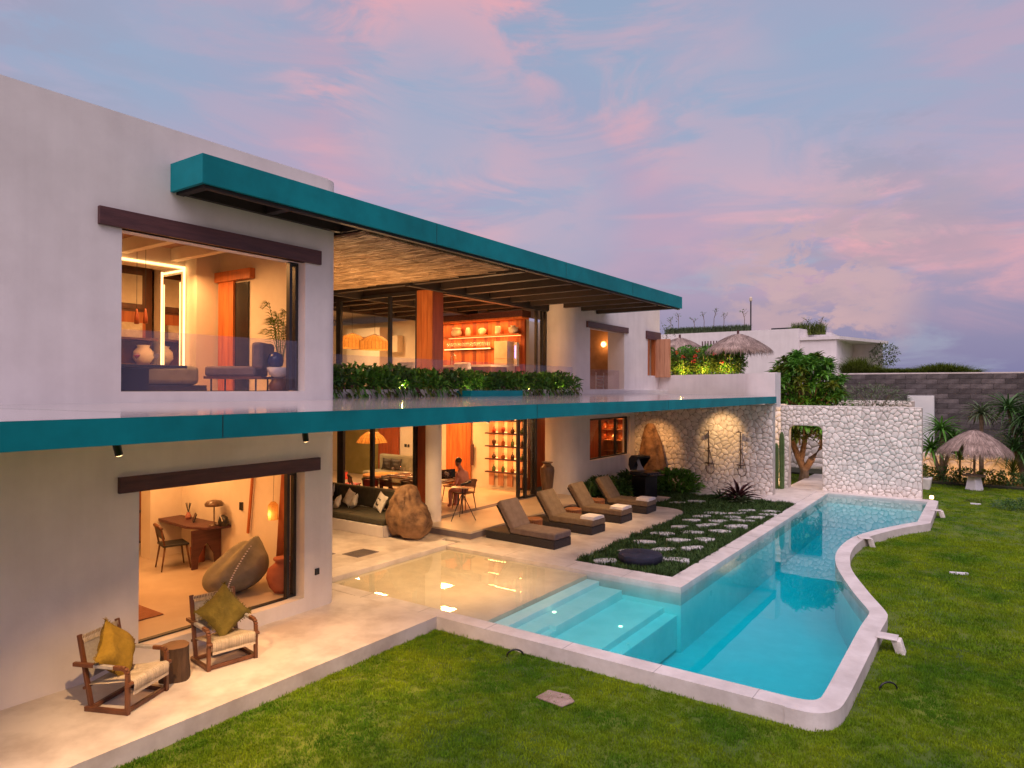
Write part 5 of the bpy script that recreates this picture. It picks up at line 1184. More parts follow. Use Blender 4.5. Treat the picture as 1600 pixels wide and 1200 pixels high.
# ================================================================== SEATING BAY
t = thing('built_in_sofa', 'built in daybed with olive cushions behind the boulder', 'sofa', (-13, 11.3, 0))
b = MB(); b.box(-2.6, 1.45, 0, 1.35, 0, .27); b.build('plinth', m_wall, t, bevel=.012)
for k in range(3): b = MB(); b.box(-2.58 + k * 1.345, -2.58 + k * 1.345 + 1.335, .01, 1.0, .275, .43); b.build('seat_cushion', m_olive, t, bevel=.035, auto=True)
for k in range(3): b = MB(); b.box(-2.58 + k * 1.345, -2.58 + k * 1.345 + 1.335, 1.0, 1.2, .43, .92); b.build('back_cushion', m_olive, t, bevel=.04, auto=True)
for (x, y, z, s_, mat, lb, sd_) in ((-13.55, 12.05, .66, .42, m_whitef, 'white square cushion propped at the back of the daybed', 1), (-13.65, 11.75, .56, .34, m_whitef, 'small white cushion lying in front on the daybed', 2), (-12.35, 12.0, .66, .46, m_whitef, 'white cushion with black motif beside the boulder', 3), (-14.35, 12.1, .68, .45, m_print, 'patterned dark cushion at the left end of the daybed', 4), (-13.25, 11.95, .60, .34, m_whitef, 'white cushion leaning in the middle of the daybed', 6)):
    o = pillow(None, 'cushion', s_, s_, .15, mat, (x, y, z), (R(68), R(12 if sd_ % 2 else -25), R(-20)), sd_); tag(o, lb, 'cushion')
    if sd_ == 3:
        q = MB(); q.box(-.07, .07, -.10, .08, .072, .078); q.build('motif', m_black, o)
b = MB(); b.box(0, .45, 0, .5, 0, .32); tag(b.build('wood_block', m_wood, loc=(-13.85, 10.2, 0), bevel=.02), 'dark wooden block seat at the left of the daybed', 'block seat')
# tripod tray stand
t = thing('tripod_stand', 'black tripod stand with a tray on the step', 'stand', (-10.85, 13.35, .19), R(20))
b = MB()
for a in (0, 120, 240): b.tube([(.36 * math.cos(R(a)), .36 * math.sin(R(a)), 0), (.03 * math.cos(R(a)), .03 * math.sin(R(a)), .62)], .012, 6)
b.build('leg', m_black, t); b = MB(); b.tube([(0, 0, .15), (0, 0, .80)], .016, 8); b.build('column', m_black, t)
b = MB(); b.box(-.27, .27, -.14, .14, .80, .82); b.build('tray', m_chrome, t, bevel=.004)
b = MB(); b.tube([(-.05, .02, .86), (.2, .1, .95)], .03, 10); b.build('scope', m_charfrp, t, auto=True)

# ---------------- dining room
def dchair(label, loc, rz, smat, fmat=m_wood, group=None):
    t = thing('dining_chair', label, 'chair', loc, rz, group)
    b = MB(); b.box(-.22, .22, -.22, .22, .42, .46); b.build('seat', smat, t, bevel=.015)
    for sx, sy in ((1, 1), (1, -1), (-1, 1), (-1, -1)):
        b = MB(); b.tube([(sx * .18, sy * .18, .42), (sx * .24, sy * .22, 0)], [.018, .012], 8); b.build('leg', fmat, t, smooth=True)
    for sy in (-1, 1): b = MB(); b.tube([(-.19, sy * .2, .44), (-.26, sy * .22, .80)], .016, 8); b.build('back_post', fmat, t, smooth=True)
    b = MB(); b.tube([(-.25, -.24, .76), (-.28, -.12, .80), (-.29, 0, .81), (-.28, .12, .80), (-.25, .24, .76)], .028, 8); b.build('back_rail', fmat, t, smooth=True)
    b = MB(); b.add([(-.21, -.19, .56), (-.21, .19, .56), (-.262, .2, .76), (-.262, -.2, .76)], [(0, 1, 2, 3)]); o = b.build('back_panel', smat, t); q = o.modifiers.new('s', 'SOLIDIFY'); q.thickness = .03
    return t
t = thing('dining_table', 'long dark dining table laid with glasses and plates', 'table', (-13.3, 14.6, .19))
b = MB(); b.box(-1.2, 1.2, -.5, .5, .71, .75); b.build('table_top', m_wood, t, bevel=.01)
for sx in (-.95, .95):
    for sy in (-.38, .38): b = MB(); b.bar((sx, sy, 0), (sx, sy, .71), .07, .07); b.build('leg', m_dark, t)
rn = random.Random(66)
for i in range(6):
    for sy in (-.3, .3):
        p = (-13.3 - 1.0 + i * .4, 14.6 + sy, .945); tag(MB().lathe([(.05, 0), (.11, .012), (.125, .022)], n=16).build('plate', m_whitef, loc=p, smooth=True), 'white dinner plate, %s from the left on the %s side of the dining table' % (ORD[i], 'near' if sy < 0 else 'far'), 'plate', 'plates on the dining table')
for i in range(12):
    p = (-13.3 - 1.05 + i * .19, 14.6 + rn.uniform(-.2, .2), .945); tag(MB().lathe([(.03, 0), (.03, .004), (.004, .01), (.004, .10), (.032, .14), (.036, .18), (.028, .22)], n=12).build('wine_glass', m_wglass, loc=p, smooth=True), 'stemmed glass on the dining table, %s from the left' % ORD[i], 'glass', 'glasses on the dining table')
b = MB(); b.box(-.22, .22, -.012, .012, 0, .26); o = b.build('laptop', m_screen, loc=(-12.5, 14.75, .945)); o.rotation_euler = (0, 0, R(70)); tag(o, 'black screen standing on the dining table in front of the seated person', 'screen')
for (x, y, rz, lb) in ((-12.9, 13.75, 90, 'wooden dining chair on the near side of the table, right'), (-13.7, 13.75, 90, 'wooden dining chair on the near side of the table, left'), (-12.9, 15.45, -90, 'wooden dining chair on the far side of the table, right'), (-13.8, 15.45, -90, 'wooden dining chair on the far side of the table, left'), (-11.82, 14.62, 180, 'wooden dining chair with the seated person in pink')):
    dchair(lb, (x, y, .19), R(rz), m_wood)
for (x, y, rz, lb) in ((-14.85, 13.55, 60, 'red leather chair left behind the dark window post'), (-15.55, 13.9, 20, 'red leather chair at the left edge of the lower window'), (-14.2, 13.5, 120, 'cream armchair just left of the red timber column')):
    dchair(lb, (x, y, .19), R(rz), m_red if 'red' in lb else m_olive)
t = thing('coffee_table', 'low table with plates beside the red chairs', 'table', (-15.0, 14.6, .19)); b = MB(); b.tube([(0, 0, .66), (0, 0, .70)], .55, 24); b.build('table_top', m_rattan, t, auto=True); b = MB(); b.tube([(0, 0, 0), (0, 0, .66)], .06, 10); b.build('leg', m_dark, t)
t = thing('corner_sofa', 'grey sofa with dark cushions at the back of the lower room', 'sofa', (-16.9, 16.9, .19))
b = MB(); b.box(-1.0, 1.0, -.4, .4, .12, .42); b.build('seat', m_bean, t, bevel=.05, auto=True); b = MB(); b.box(-1.0, 1.0, .4, .6, .12, .95); b.build('backrest', m_bean, t, bevel=.06, auto=True)
for (x, s_) in ((-.4, 1), (0.05, 2)): o = pillow(None, 'cushion', .42, .42, .14, m_dark, (-16.9 + x, 17.1, .83), (R(75), 0, R(10 * s_)), s_ + 10); tag(o, 'dark patterned cushion on the grey sofa, %s' % ('left' if s_ == 1 else 'right'), 'cushion')
# back wall boards, door
for k in range(6): b = MB(); b.box(-15.4 + k * .18, -15.4 + k * .18 + .172, 18.05, 18.12, .2, 2.6); vb(b, 'door_board', m_orange)
b = MB(); b.box(-14.3, -14.2, 18.02, 18.08, .9, 1.6); vb(b, 'door_handle', m_lintel)
b = MB(); b.box(-15.7, -13.9, 18.0, 18.12, 2.62, 2.85); vb(b, 'lintel', m_lintel)
for k in range(6): b = MB(); b.box(-18.7 + k * .17, -18.7 + k * .17 + .163, 18.04, 18.12, .2, 2.6); vb(b, 'wall_board', m_redwood)
b = MB(); b.box(-20.6, -18.75, 18.06, 18.13, .2, 2.9); vb(b, 'painted_panel', m_green)
b = MB(); b.box(-17.45, -17.35, 18.12, 18.148, 1.35, 1.45); b.box(-17.28, -17.22, 18.12, 18.148, 1.35, 1.45); vb(b, 'light_switch', m_black)
# bottle display
t = thing('bottle_display', 'backlit wall shelf unit filled with bottles', 'shelf', (-13.55, 18.12, .19))
b = MB(); b.box(0, 1.5, -.02, 0, .45, 2.75); b.build('back_panel', m_cream, t)
for k in range(4): b = MB(); b.box(.0 + k * .37, .20 + k * .37, -.06, -.022, .12, 2.75); b.build('upright_panel', m_shutter, t, label=None)
for k in range(6): b = MB(); b.box(-.04, 1.55, -.24, -.102, .55 + k * .42, .59 + k * .42); b.build('shelf', m_lintel, t)
for k in range(5):
    for q in range(4): b = MB(); b.box(.215 + q * .37, .355 + q * .37, -.05, -.03, .60 + k * .42, .61 + k * .42); b.build('led_strip', m_led, t)
rn = random.Random(31); bot_m = [M('amber glass', (.22, .06, .015), rough=.15), M('brown glass', (.06, .02, .01), rough=.15), M('red bottle', (.4, .04, .02), rough=.3), M('green glass', (.06, .09, .03), rough=.15)]
prof = [[(.055, 0), (.06, .05), (.06, .13), (.02, .19), (.018, .25)], [(.05, 0), (.075, .06), (.05, .13), (.02, .15), (.025, .2)], [(.045, 0), (.045, .16), (.015, .2), (.015, .24)], [(.03, 0), (.07, .1), (.07, .16), (.03, .2)]]
for k in range(5):
    for q in range(4):
        o = MB().lathe(rn.choice(prof), n=12).build('bottle', rn.choice(bot_m), loc=(-13.55 + .285 + q * .37, 17.95, .19 + .592 + k * .42), smooth=True); tag(o, 'small glass bottle, %s from the left on the %s backlit shelf' % (ORD[q], ('lowest', 'second lowest', 'middle', 'second highest', 'highest')[k]), 'bottle', 'bottles on the backlit shelves')
for k in range(5): lamp('shelf_lamp', 'AREA', (-12.8, 17.93, .19 + .97 + k * .42), 14, ORANGE, 1.3, .08, target=(-12.8, 18.0, 0))
# person
def person(label, loc, rz, shirt, lean=.12):
    t = thing('person', label, 'person', loc, rz)
    # seated, facing +x; seat height .45
    P_ = [(0, 0, .50), (.02, 0, .70), (.04 + lean * .3, 0, .93), (.06 + lean * .6, 0, 1.06), (.09 + lean * .7, 0, 1.14), (.11 + lean * .8, 0, 1.22),
          (.05, .09, .50), (.42, .12, .50), (.40, .12, .10), (.50, .12, .06), (.05, -.09, .50), (.42, -.12, .50), (.40, -.12, .10), (.50, -.12, .06),
          (.05 + lean * .4, .19, .97), (.10, .25, .72), (.34, .16, .66), (.05 + lean * .4, -.19, .97), (.10, -.25, .72), (.34, -.16, .66)]
    E_ = [(0, 1), (1, 2), (2, 3), (3, 4), (4, 5), (0, 6), (6, 7), (7, 8), (8, 9), (0, 10), (10, 11), (11, 12), (12, 13), (2, 14), (14, 15), (15, 16), (2, 17), (17, 18), (18, 19)]
    Rr = [.16, .145, .15, .09, .05, .055, .10, .065, .045, .04, .10, .065, .045, .04, .065, .045, .035, .065, .045, .035]
    me = bpy.data.meshes.new('body'); me.from_pydata(P_, E_, []); o = bpy.data.objects.new('body', me); COL.objects.link(o); o.parent = t; me.materials.append(shirt)
    md = o.modifiers.new('skin', 'SKIN'); md.use_smooth_shade = True
    for i, sv in enumerate(me.skin_vertices[0].data): sv.radius = (Rr[i], Rr[i]); sv.use_root = (i == 0)
    o.modifiers.new('sub', 'SUBSURF').levels = 2; o.modifiers['sub'].render_levels = 2
    hx = .14 + lean * .8
    b = MB(); b.lathe([(.03, -.02), (.055, .0), (.075, .05), (.085, .11), (.08, .17), (.05, .215), (.01, .23)], (hx, 0, 1.17), 16); b.v = [(x + (.012 if z < 1.27 and x > hx else 0), y * .88, z) for x, y, z in b.v]
    hd = b.build('head', m_skin, t, smooth=True)
    b = MB(); b.lathe([(.012, 0), (.016, .01), (.004, .035)], (hx + .088, 0, 1.255), 6); b.build('nose', m_skin, hd, smooth=True)
    for sy in (-1, 1):
        b = MB(); b.lathe([(.004, 0), (.010, .008), (.004, .016)], (hx + .076, sy * .03, 1.277), 6); b.build('eye', m_hair, hd, smooth=True)
        b = MB(); b.lathe([(.006, 0), (.018, .025), (.008, .05)], (hx, sy * .078, 1.255), 6); b.build('ear', m_skin, hd, smooth=True)
    b = MB(); b.lathe([(.088, 0), (.094, .05), (.086, .09), (.055, .125), (.01, .14)], (hx - .018, 0, 1.275), 16); b.v = [(x, y * .92, z) for x, y, z in b.v]; b.build('hair', m_hair, t, smooth=True)
    for sy in (-1, 1):
        b = MB(); w0 = Vector((.34, sy * .16, .66)); b.tube([tuple(w0), tuple(w0 + Vector((.05, -sy * .01, .0)))], [.03, .04], 8)
        h_ = b.build('hand', m_skin, t, smooth=True)
        for k in range(4): b = MB(); p = w0 + Vector((.05, (k - 1.5) * .018, 0)); b.tube([tuple(p), tuple(p + Vector((.045, 0, .0))), tuple(p + Vector((.07 + .004 * (k % 2), 0, -.02)))], .008, 5); b.build('finger', m_skin, h_, smooth=True)
        b = MB(); p = w0 + Vector((.02, -sy * .03, 0)); b.tube([tuple(p), tuple(p + Vector((.04, -sy * .02, -.005)))], .009, 5); b.build('thumb', m_skin, h_, smooth=True)
    return t
person('person in a dusty pink shirt sitting at the end of the dining table', (-11.80, 14.62, .17), R(180), m_pink)
person('person in pink almost hidden behind the white round column', (-12.35, 13.62, .17), R(90), m_pink)
# rattan lampshade lower room
def shade(name, label, loc, prof_, cord, mat=m_rattan, e=12, n=26, rib=True, col=WARM):
    t = thing(name, label, 'lamp', loc)
    b = MB(); b.lathe(prof_, n=n); b.f = b.f[:-2]; b.build('lamp_shade', mat, t, smooth=False)
    b = MB(); b.tube([(0, 0, prof_[-1][1]), (0, 0, cord)], .006, 5); b.build('cord', m_black, t)
    b = MB(); zc = (prof_[0][1] + prof_[-1][1]) / 2; b.lathe([(.01, zc - .06), (.04, zc - .02), (.035, zc + .03), (.012, zc + .05)], n=10); b.build('bulb', m_bulb, t, smooth=True)
    if rib:
        b = MB()
        for k in range(n):
            a = 2 * math.pi * k / n
            for i in range(len(prof_) - 1): b.bar((prof_[i][0] * 1.01 * math.cos(a), prof_[i][0] * 1.01 * math.sin(a), prof_[i][1]), (prof_[i + 1][0] * 1.01 * math.cos(a), prof_[i + 1][0] * 1.01 * math.sin(a), prof_[i + 1][1]), .008, .008)
        b.build('rib', m_wood, t, kind=None)
    lamp('pendant_lamp', 'POINT', (loc[0], loc[1], loc[2] + zc - .12), e, col, .05)
    return t
shade('rattan_pendant', 'wide woven rattan lampshade hanging in the lower room', (-15.1, 14.3, 1.86), [(.46, 0), (.36, .17), (.20, .30), (.06, .34)], 1.05, e=14)
shade('pendant_lamp', 'left amber drum pendant in the upper living room', (-16.2, 14.5, 4.72), [(.46, 0), (.46, .24), (.26, .38), (.03, .47)], 1.2, e=16)
shade('pendant_lamp', 'right amber drum pendant in the upper living room', (-15.2, 14.5, 4.64), [(.46, 0), (.46, .24), (.26, .38), (.03, .47)], 1.25, e=16)

# ---------------- upper kitchen
k0 = -15.75
for k in range(22): b = MB(); b.box(k0 + k * .163, k0 + k * .163 + .157, 18.1, 18.19, 3.42, 5.74); vb(b, 'wall_board', m_orange if k % 3 else m_redwood)
b = MB(); b.box(k0, -12.0, 17.7, 18.19, 5.75, 5.95); vb(b, 'bulkhead', m_lintel)
b = MB(); b.box(k0, -12.0, 17.68, 18.1, 5.70, 5.748); vb(b, 'valance_board', m_orange)
t = thing('bar_shelf', 'upper wooden bar shelf carrying pale ceramic vases', 'shelf', (-13.8, 17.95, 5.20)); b = MB(); b.box(-1.6, 1.6, -.15, .15, 0, .04); b.build('board', m_orange, t)
b = MB(); b.box(-1.5, 1.5, .10, .12, -.015, -.002); b.build('led_strip', m_ledr, t)
t = thing('bar_shelf', 'lower lit bar shelf crowded with wine glasses', 'shelf', (-14.3, 17.95, 4.78)); b = MB(); b.box(-1.0, 1.0, -.14, .14, 0, .035); b.build('board', m_wood, t); b = MB(); b.box(-.98, .98, -.155, -.142, .005, .03); b.build('led_strip', m_led, t)
vp = [[(.10, 0), (.17, .06), (.18, .16), (.13, .24), (.16, .26), (.15, .29)], [(.09, 0), (.10, .12), (.07, .24), (.05, .28)], [(.08, 0), (.14, .12), (.13, .2), (.06, .24)], [(.09, 0), (.10, .06), (.10, .24), (.09, .27)], [(.09, 0), (.16, .10), (.15, .18), (.07, .23), (.09, .26)]]
for i, (x, lb) in enumerate(((-14.85, 'wide mouthed pale pot, leftmost on the bar shelf'), (-14.35, 'slim pale bottle vase, second on the bar shelf'), (-13.75, 'pale vase with dried leaves, middle of the bar shelf'), (-13.1, 'straight pale jar, fourth on the bar shelf'), (-12.5, 'round pale pot with handles, rightmost on the bar shelf'))):
    o = MB().lathe(vp[i], n=18).build('vase', m_cream, loc=(x, 17.93, 5.24), smooth=True); tag(o, lb, 'vase')
    if i == 4:
        for sx in (-1, 1): q = MB(); q.tube([(sx * .10, 0, .21), (sx * .19, 0, .20), (sx * .15, 0, .12)], .014, 6); q.build('handle', m_cream, o, smooth=True)
rn = random.Random(71)
for i in range(22):
    p = (-15.2 + (i % 11) * .17, 17.88 + .1 * (i // 11), 4.816); tag(MB().lathe([(.035, 0), (.004, .01), (.004, .07), (.04, .11), (.045, .16), (.035, .20)], n=10).build('wine_glass', m_wglass, loc=p, smooth=True), 'wine glass on the lit bar shelf, %s from left in the %s row' % (ORD[i % 11], 'front' if i < 11 else 'back'), 'glass', 'glasses on the lit bar shelf')
lamp('shelf_lamp', 'AREA', (-14.2, 17.85, 5.68), 22, ORANGE, 3.2, .15, target=(-14.2, 17.95, 4)); lamp('shelf_lamp', 'AREA', (-14.2, 17.85, 5.17), 18, ORANGE, 3.0, .15, target=(-14.2, 17.95, 4)); lamp('shelf_lamp', 'AREA', (-14.2, 17.85, 4.75), 12, WARM, 3.0, .15, target=(-14.2, 17.95, 3))
t = thing('kitchen_island', 'pale kitchen counter behind the balustrade', 'counter', (-13.0, 16.2, 3.42)); b = MB(); b.box(-1.6, 1.2, -.4, .4, 0, .70); b.build('cabinet', m_wood, t); b = MB(); b.box(-1.65, 1.25, -.45, .45, .70, .76); b.build('worktop', m_cream, t, bevel=.005)
b = MB(); b.tube([(-.6, 0, .76), (-.6, 0, 1.05), (-.52, 0, 1.12), (-.44, 0, 1.05), (-.44, 0, .98)], .015, 8); b.build('tap', m_chrome, t, smooth=True)
t = thing('fridge', 'cream fridge with two doors at the bar wall', 'fridge', (-12.78, 17.85, 3.42)); b = MB(); b.box(-.26, .26, -.22, .22, 0, 1.0); b.build('door', m_cream, t, bevel=.01); b = MB(); b.box(-.26, .26, -.22, .22, 1.01, 1.58); b.build('door', m_cream, t, bevel=.01)
t = thing('water_dispenser', 'tall white dispenser with blue lights beside the fridge', 'dispenser', (-12.35, 17.9, 4.2)); b = MB(); b.box(-.06, .06, -.06, .06, 0, .75); b.build('housing', m_whitef, t); b = MB(); b.box(-.02, .02, -.064, -.062, .25, .65); b.build('display', emis('blue display', (.3, .3, 1), 2), t)
b = MB(); b.box(-16.0, -15.2, 17.6, 17.8, 0, .001); 
# pale cabinets seen through the upper glass
b = MB(); b.box(-19.9, -18.15, 17.55, 18.18, 3.42, 5.7); vb(b, 'cabinet_wall', m_wallin)
for z in (5.25, 4.92): b = MB(); b.box(-19.6, -18.5, 17.52, 17.548, z, z + .12); vb(b, 'vent_slot', m_ceil)
b = MB(); b.box(-18.1, -17.6, 17.9, 18.19, 4.8, 5.4); vb(b, 'niche', m_cream)
b = MB(); b.box(-20.9, -20.5, 17.9, 18.0, 4.0, 4.35); tag(b.build('wall_picture', m_print), 'small pale picture below the left pendant', 'picture')
for i, (x, y, lb) in enumerate(((-13.75, 14.1, 'pink upholstered armchair left of the tall timber column'), (-12.6, 15.2, 'pink upholstered armchair right of the tall timber column'), (-16.6, 14.6, 'pale dining armchair below the pendants'))):
    t = thing('armchair', lb, 'chair', (x, y, 3.42)); b = MB(); b.box(-.3, .3, -.3, .3, .15, .42); b.build('seat', m_whitef, t, bevel=.05, auto=True); b = MB(); b.box(-.3, .3, .22, .34, .42, .82); b.build('backrest', m_whitef, t, bevel=.05, auto=True)
    for sx in (-.25, .25): b = MB(); b.tube([(sx, -.22, .16), (sx, -.22, 0)], .015, 6); b.build('leg', m_dark, t)

# ---------------- study (lower left room)
t = thing('desk', 'dark wooden desk with a cut out leg panel in the study', 'desk', (-12.4, 7.0, .22))
b = MB(); b.prism([(-1.0, .33), (-1.0, -.10), (.45, -.22), (.85, -.05), (1.0, .33)], .70, .75); b.build('desk_top', m_lintel, t, bevel=.008)
def legp(x):
    b = MB(); pts = [(-.28, 0), (-.17, 0), (-.15, .22), (-.10, .30), (-.06, .38), (0, .44), (.06, .38), (.10, .30), (.15, .22), (.17, 0), (.28, 0), (.28, .70), (-.28, .70)]
    k = len(pts); tr_ = tessellate_polygon([[Vector((p[0], p[1], 0)) for p in pts]])
    for xx in (x - .02, x + .02): b.v += [(xx, p[0] + .02, p[1]) for p in pts]
    b.f += [tuple(q) for q in tr_] + [tuple(k + i for i in reversed(q)) for q in tr_] + [(i, (i + 1) % k, k + (i + 1) % k, k + i) for i in range(k)]
    return b
legp(.70).build('leg_panel', m_lintel, t); legp(-.75).build('leg_panel', m_lintel, t)
dchair('dark wooden desk chair with green back in the study', (-12.15, 6.65, .22), R(75), m_black, m_wood)
t = thing('desk_lamp', 'brass mushroom desk lamp on the study desk', 'lamp', (-11.62, 7.12, .97)); b = MB(); b.lathe([(.09, 0), (.09, .015), (.012, .03), (.012, .38)], n=16); b.build('stem', m_jar, t, smooth=True); b = MB(); b.lathe([(.16, .36), (.165, .40), (.12, .45), (.03, .47)], n=20); b.build('lamp_shade', m_jar, t, smooth=True)
b = MB(); b.box(-.11, .11, -.01, .01, 0, .16); o = b.build('tablet', m_screen, loc=(-12.25, 7.08, .97)); o.rotation_euler = (R(-20), 0, R(-25)); tag(o, 'black tablet standing on the study desk', 'tablet')
t = thing('handbag', 'black bag with white strap on the right end of the study desk', 'bag', (-11.45, 7.2, .97)); b = MB(); b.lathe([(.10, 0), (.13, .07), (.10, .16), (.03, .2)], n=14, sy=.6); b.build('bag_body', m_black, t, smooth=True); b = MB(); b.tube([(-.1, -.06, .02), (-.06, -.08, .17), (0, -.07, .22), (.08, -.07, .10)], .008, 6); b.build('strap', m_whitef, t)
t = thing('reed_vase', 'pink vase with dark reeds on the study desk', 'vase', (-12.62, 7.2, .97)); b = MB(); b.lathe([(.04, 0), (.06, .05), (.03, .1), (.035, .12)], n=12); b.build('vase_body', m_pink, t, smooth=True)
b = MB()
for a in range(6): b.tube([(0, 0, .1), (.06 * math.cos(a), .04 * math.sin(a), .30)], .006, 4)
b.build('reed', m_black, t)
b = MB(); b.tube([(0, 0, 0), (0, 0, .28)], [.12, .14], 18); tag(b.build('waste_basket', m_terra, loc=(-12.2, 7.15, .22), auto=True), 'terracotta coloured basket on the floor behind the desk chair', 'basket')
# beanbag
def bean(p):
    z = (p.z + 1) / 2; rho = max(math.hypot(p.x, p.y), 1e-4); rr_ = rho ** .85; k = (1.12 - .40 * z - .35 * z ** 3); x, y = p.x / rho * rr_, p.y / rho * rr_
    q = Vector((x * .42 * k, y * .56 * k, z * .78)); q += Vector((-.02 * z, .42 * z ** 1.5, 0)); q.z += .05 * math.sin(6 * p.x + 3 * p.y) * z; return q
rock('beanbag', 'big slouching grey brown beanbag in the study', 'beanbag', (-9.98, 6.42, .22), bean, m_bean, 2.2, amp=.018)
bb = bpy.data.objects['beanbag']; st_ = MB()
for k in range(26):
    u = k / 25; z = .04 + .70 * u; kk = (1.12 - .40 * u - .35 * u ** 3) * (4 * u * (1 - u)) ** .43; a = R(-35)
    st_.box(.43 * kk * math.cos(a) + .01, .43 * kk * math.cos(a) + .03, .58 * kk * math.sin(a) + .42 * u ** 1.5 - .02, .58 * kk * math.sin(a) + .42 * u ** 1.5, z, z + .012)
st_.build('seam_stitch', m_white, bb, kind='stuff')
t = tag(MB().lathe([(.12, 0), (.20, .10), (.245, .24), (.22, .38), (.12, .46), (.10, .49), (.14, .52), (.135, .55), (.09, .55)], n=28).build('terracotta_pot', m_terra, loc=(-9.30, 6.88, .22), smooth=True), 'round terracotta pot by the black sliding frame', 'pot')
t = thing('hanging_lantern', 'small woven lantern glowing beside the curtain in the study', 'lamp', (-9.85, 7.1, 1.28))
b = MB(); b.lathe([(.085, 0), (.085, .24), (.04, .30)], n=12); b.f = b.f[:-2]; b.build('lamp_shade', m_rattan, t); b = MB(); b.tube([(0, 0, .3), (.05, 0, 1.5)], .004, 4); b.build('cord', m_black, t); b = MB(); b.lathe([(.01, .06), (.035, .1), (.01, .16)], n=10); b.build('bulb', m_bulb, t)
lamp('pendant_lamp', 'POINT', (-9.85, 7.0, 1.38), 5, WARM, .06)
b = MB()
for k in range(9): b.tube([(.04 + .014 * k, .03 * (k % 2), 2.3), (-.06 + .014 * k, .03 * (k % 2), 1.2), (-.16 + .014 * k, .03 * (k % 2), .0)], [.014, .017, .02], 7)
o = b.build('curtain', M('rust curtain', (.36, .10, .035), (.46, .15, .05), rough=.8), loc=(-9.74, 7.20, .25), smooth=True); tag(o, 'rust orange curtain drawn to the side in the study', 'curtain')
o = MB(); o.bar((-10.82, 7.28, .9), (-10.62, 7.28, 2.5), .03, .05); tag(o.build('leaning_pole', m_orange, smooth=False), 'thin orange timber pole leaning on the study wall', 'pole')
b = MB(); b.box(-11.12, -11.04, 7.30, 7.33, 1.28, 1.42); tag(b.build('wall_switch', m_black), 'black wall switch above the bag in the study', 'switch')
b = MB(); b.box(-1.2, 0, -.6, .45, 0, .012); o = b.build('rug', m_rug, loc=(-9.75, 4.75, .222)); tag(o, 'rust coloured rug at the left edge of the study', 'rug')
t = thing('study_cabinet', 'tall cabinet with lit shelves at the left of the study', 'cabinet', (-14.5, 5.9, .22)); b = MB(); b.box(-.3, .3, -1.6, 1.4, 0, 2.6); b.build('carcass', m_cream, t)
for k in range(4): b = MB(); b.box(.3, .34, .55, 1.38, .1 + k * .62, .15 + k * .62); b.build('shelf', m_lintel, t)
b = MB(); b.box(.301, .32, .55, 1.38, .1, 2.5); b.build('niche_back', m_orange, t)

# ---------------- bedroom (upper left room)
b = MB(); b.box(-12.07, -10.72, 7.22, 7.328, 5.44, 5.62); vb(b, 'lintel', m_orange)
for k in range(3): b = MB(); b.box(-11.77 + k * .16, -11.77 + k * .16 + .153, 7.27, 7.327, 3.43, 5.44); vb(b, 'door_board', m_orange)
b = MB(); b.box(-11.28, -10.88, 7.30, 7.327, 3.43, 5.40); vb(b, 'dark_doorway_panel', m_screen)  # black sheet on the wall stands for the dark open doorway
b = MB(); b.box(-9.72, -9.0, 7.27, 7.327, 4.2, 5.13); tag(b.build('wall_painting', m_tv), 'large dark green painting behind the potted palm', 'painting')
b = MB(); b.box(-9.9, -9.83, 7.3, 7.328, 4.45, 4.55); tag(b.build('wall_phone', m_whitef), 'small white wall panel left of the painting', 'panel')
t = thing('mirror', 'tall standing mirror framed with bright light strips', 'mirror', (-12.50, 6.82, 3.43))
b = MB(); b.box(-.32, .32, -.03, .02, .12, 2.15); b.build('glass', m_mirror, t)
for (a0, a1, z0_, z1_) in ((-.40, -.37, .1, 2.25), (.37, .40, .1, 2.25), (-.37, .37, 2.20, 2.23)): b = MB(); b.box(a0, a1, -.03, .0, z0_, z1_); b.build('led_strip', m_led, t)
for (a0, a1) in ((-.29, -.27), (.27, .29)): b = MB(); b.box(a0, a1, -.036, -.032, .2, 2.0); b.build('led_strip', m_led, t)
t = thing('wardrobe', 'dark timber wardrobe wall with lit niches in the bedroom', 'wardrobe', (-13.34, 5.75, 3.43))
b = MB(); b.box(-.4, 0, -2.5, 1.1, 0, 2.45); b.build('carcass', m_wood, t)
for k in range(4): b = MB(); b.box(0, .03, -2.3 + k * .85, -2.3 + k * .85 + .72, 1.55, 2.3); d_ = b.build('cabinet_door', m_wood, t); b = MB(); b.box(.031, .045, -2.22 + k * .85, -2.22 + k * .85 + .56, 1.65, 2.2); b.build('door_panel', m_cream, d_)
for k in range(4): b = MB(); b.box(0, .02, -2.3 + k * .85, -2.3 + k * .85 + .72, 1.0, 1.5); b.build('niche', m_orange, t)
b = MB(); b.box(.0, .32, -2.4, 1.05, .45, .5); b.box(.0, .32, -2.4, 1.05, .95, .99); b.build('shelf', m_wood, t)
for k, y in enumerate((-.2, .6)): b = MB(); b.box(.06, .26, y - .19, y + .19, .0, .28); tag(b.build('woven_basket', m_rope, loc=(-13.34, 5.75, 4.42)), 'woven basket on the wardrobe shelf, %s' % ('left' if k == 0 else 'right'), 'basket')
for k, y in enumerate((-.9, .1, .85)): tag(MB().lathe([(.10, 0), (.18, .12), (.17, .24), (.10, .32), (.12, .36)], n=18).build('urn', m_cream, loc=(-13.16, 5.75 + y, 3.93), smooth=True), 'cream ceramic urn in the wardrobe niche, %s' % ('leftmost', 'middle', 'nearest the mirror')[k], 'urn')
lamp('shelf_lamp', 'AREA', (-13.1, 5.4, 4.9), 12, ORANGE, .1, 2.8, target=(-13.3, 5.4, 4))
t = thing('bedroom_table', 'dark table with glasses by the left edge of the upper window', 'table', (-10.3, 5.0, 3.43))
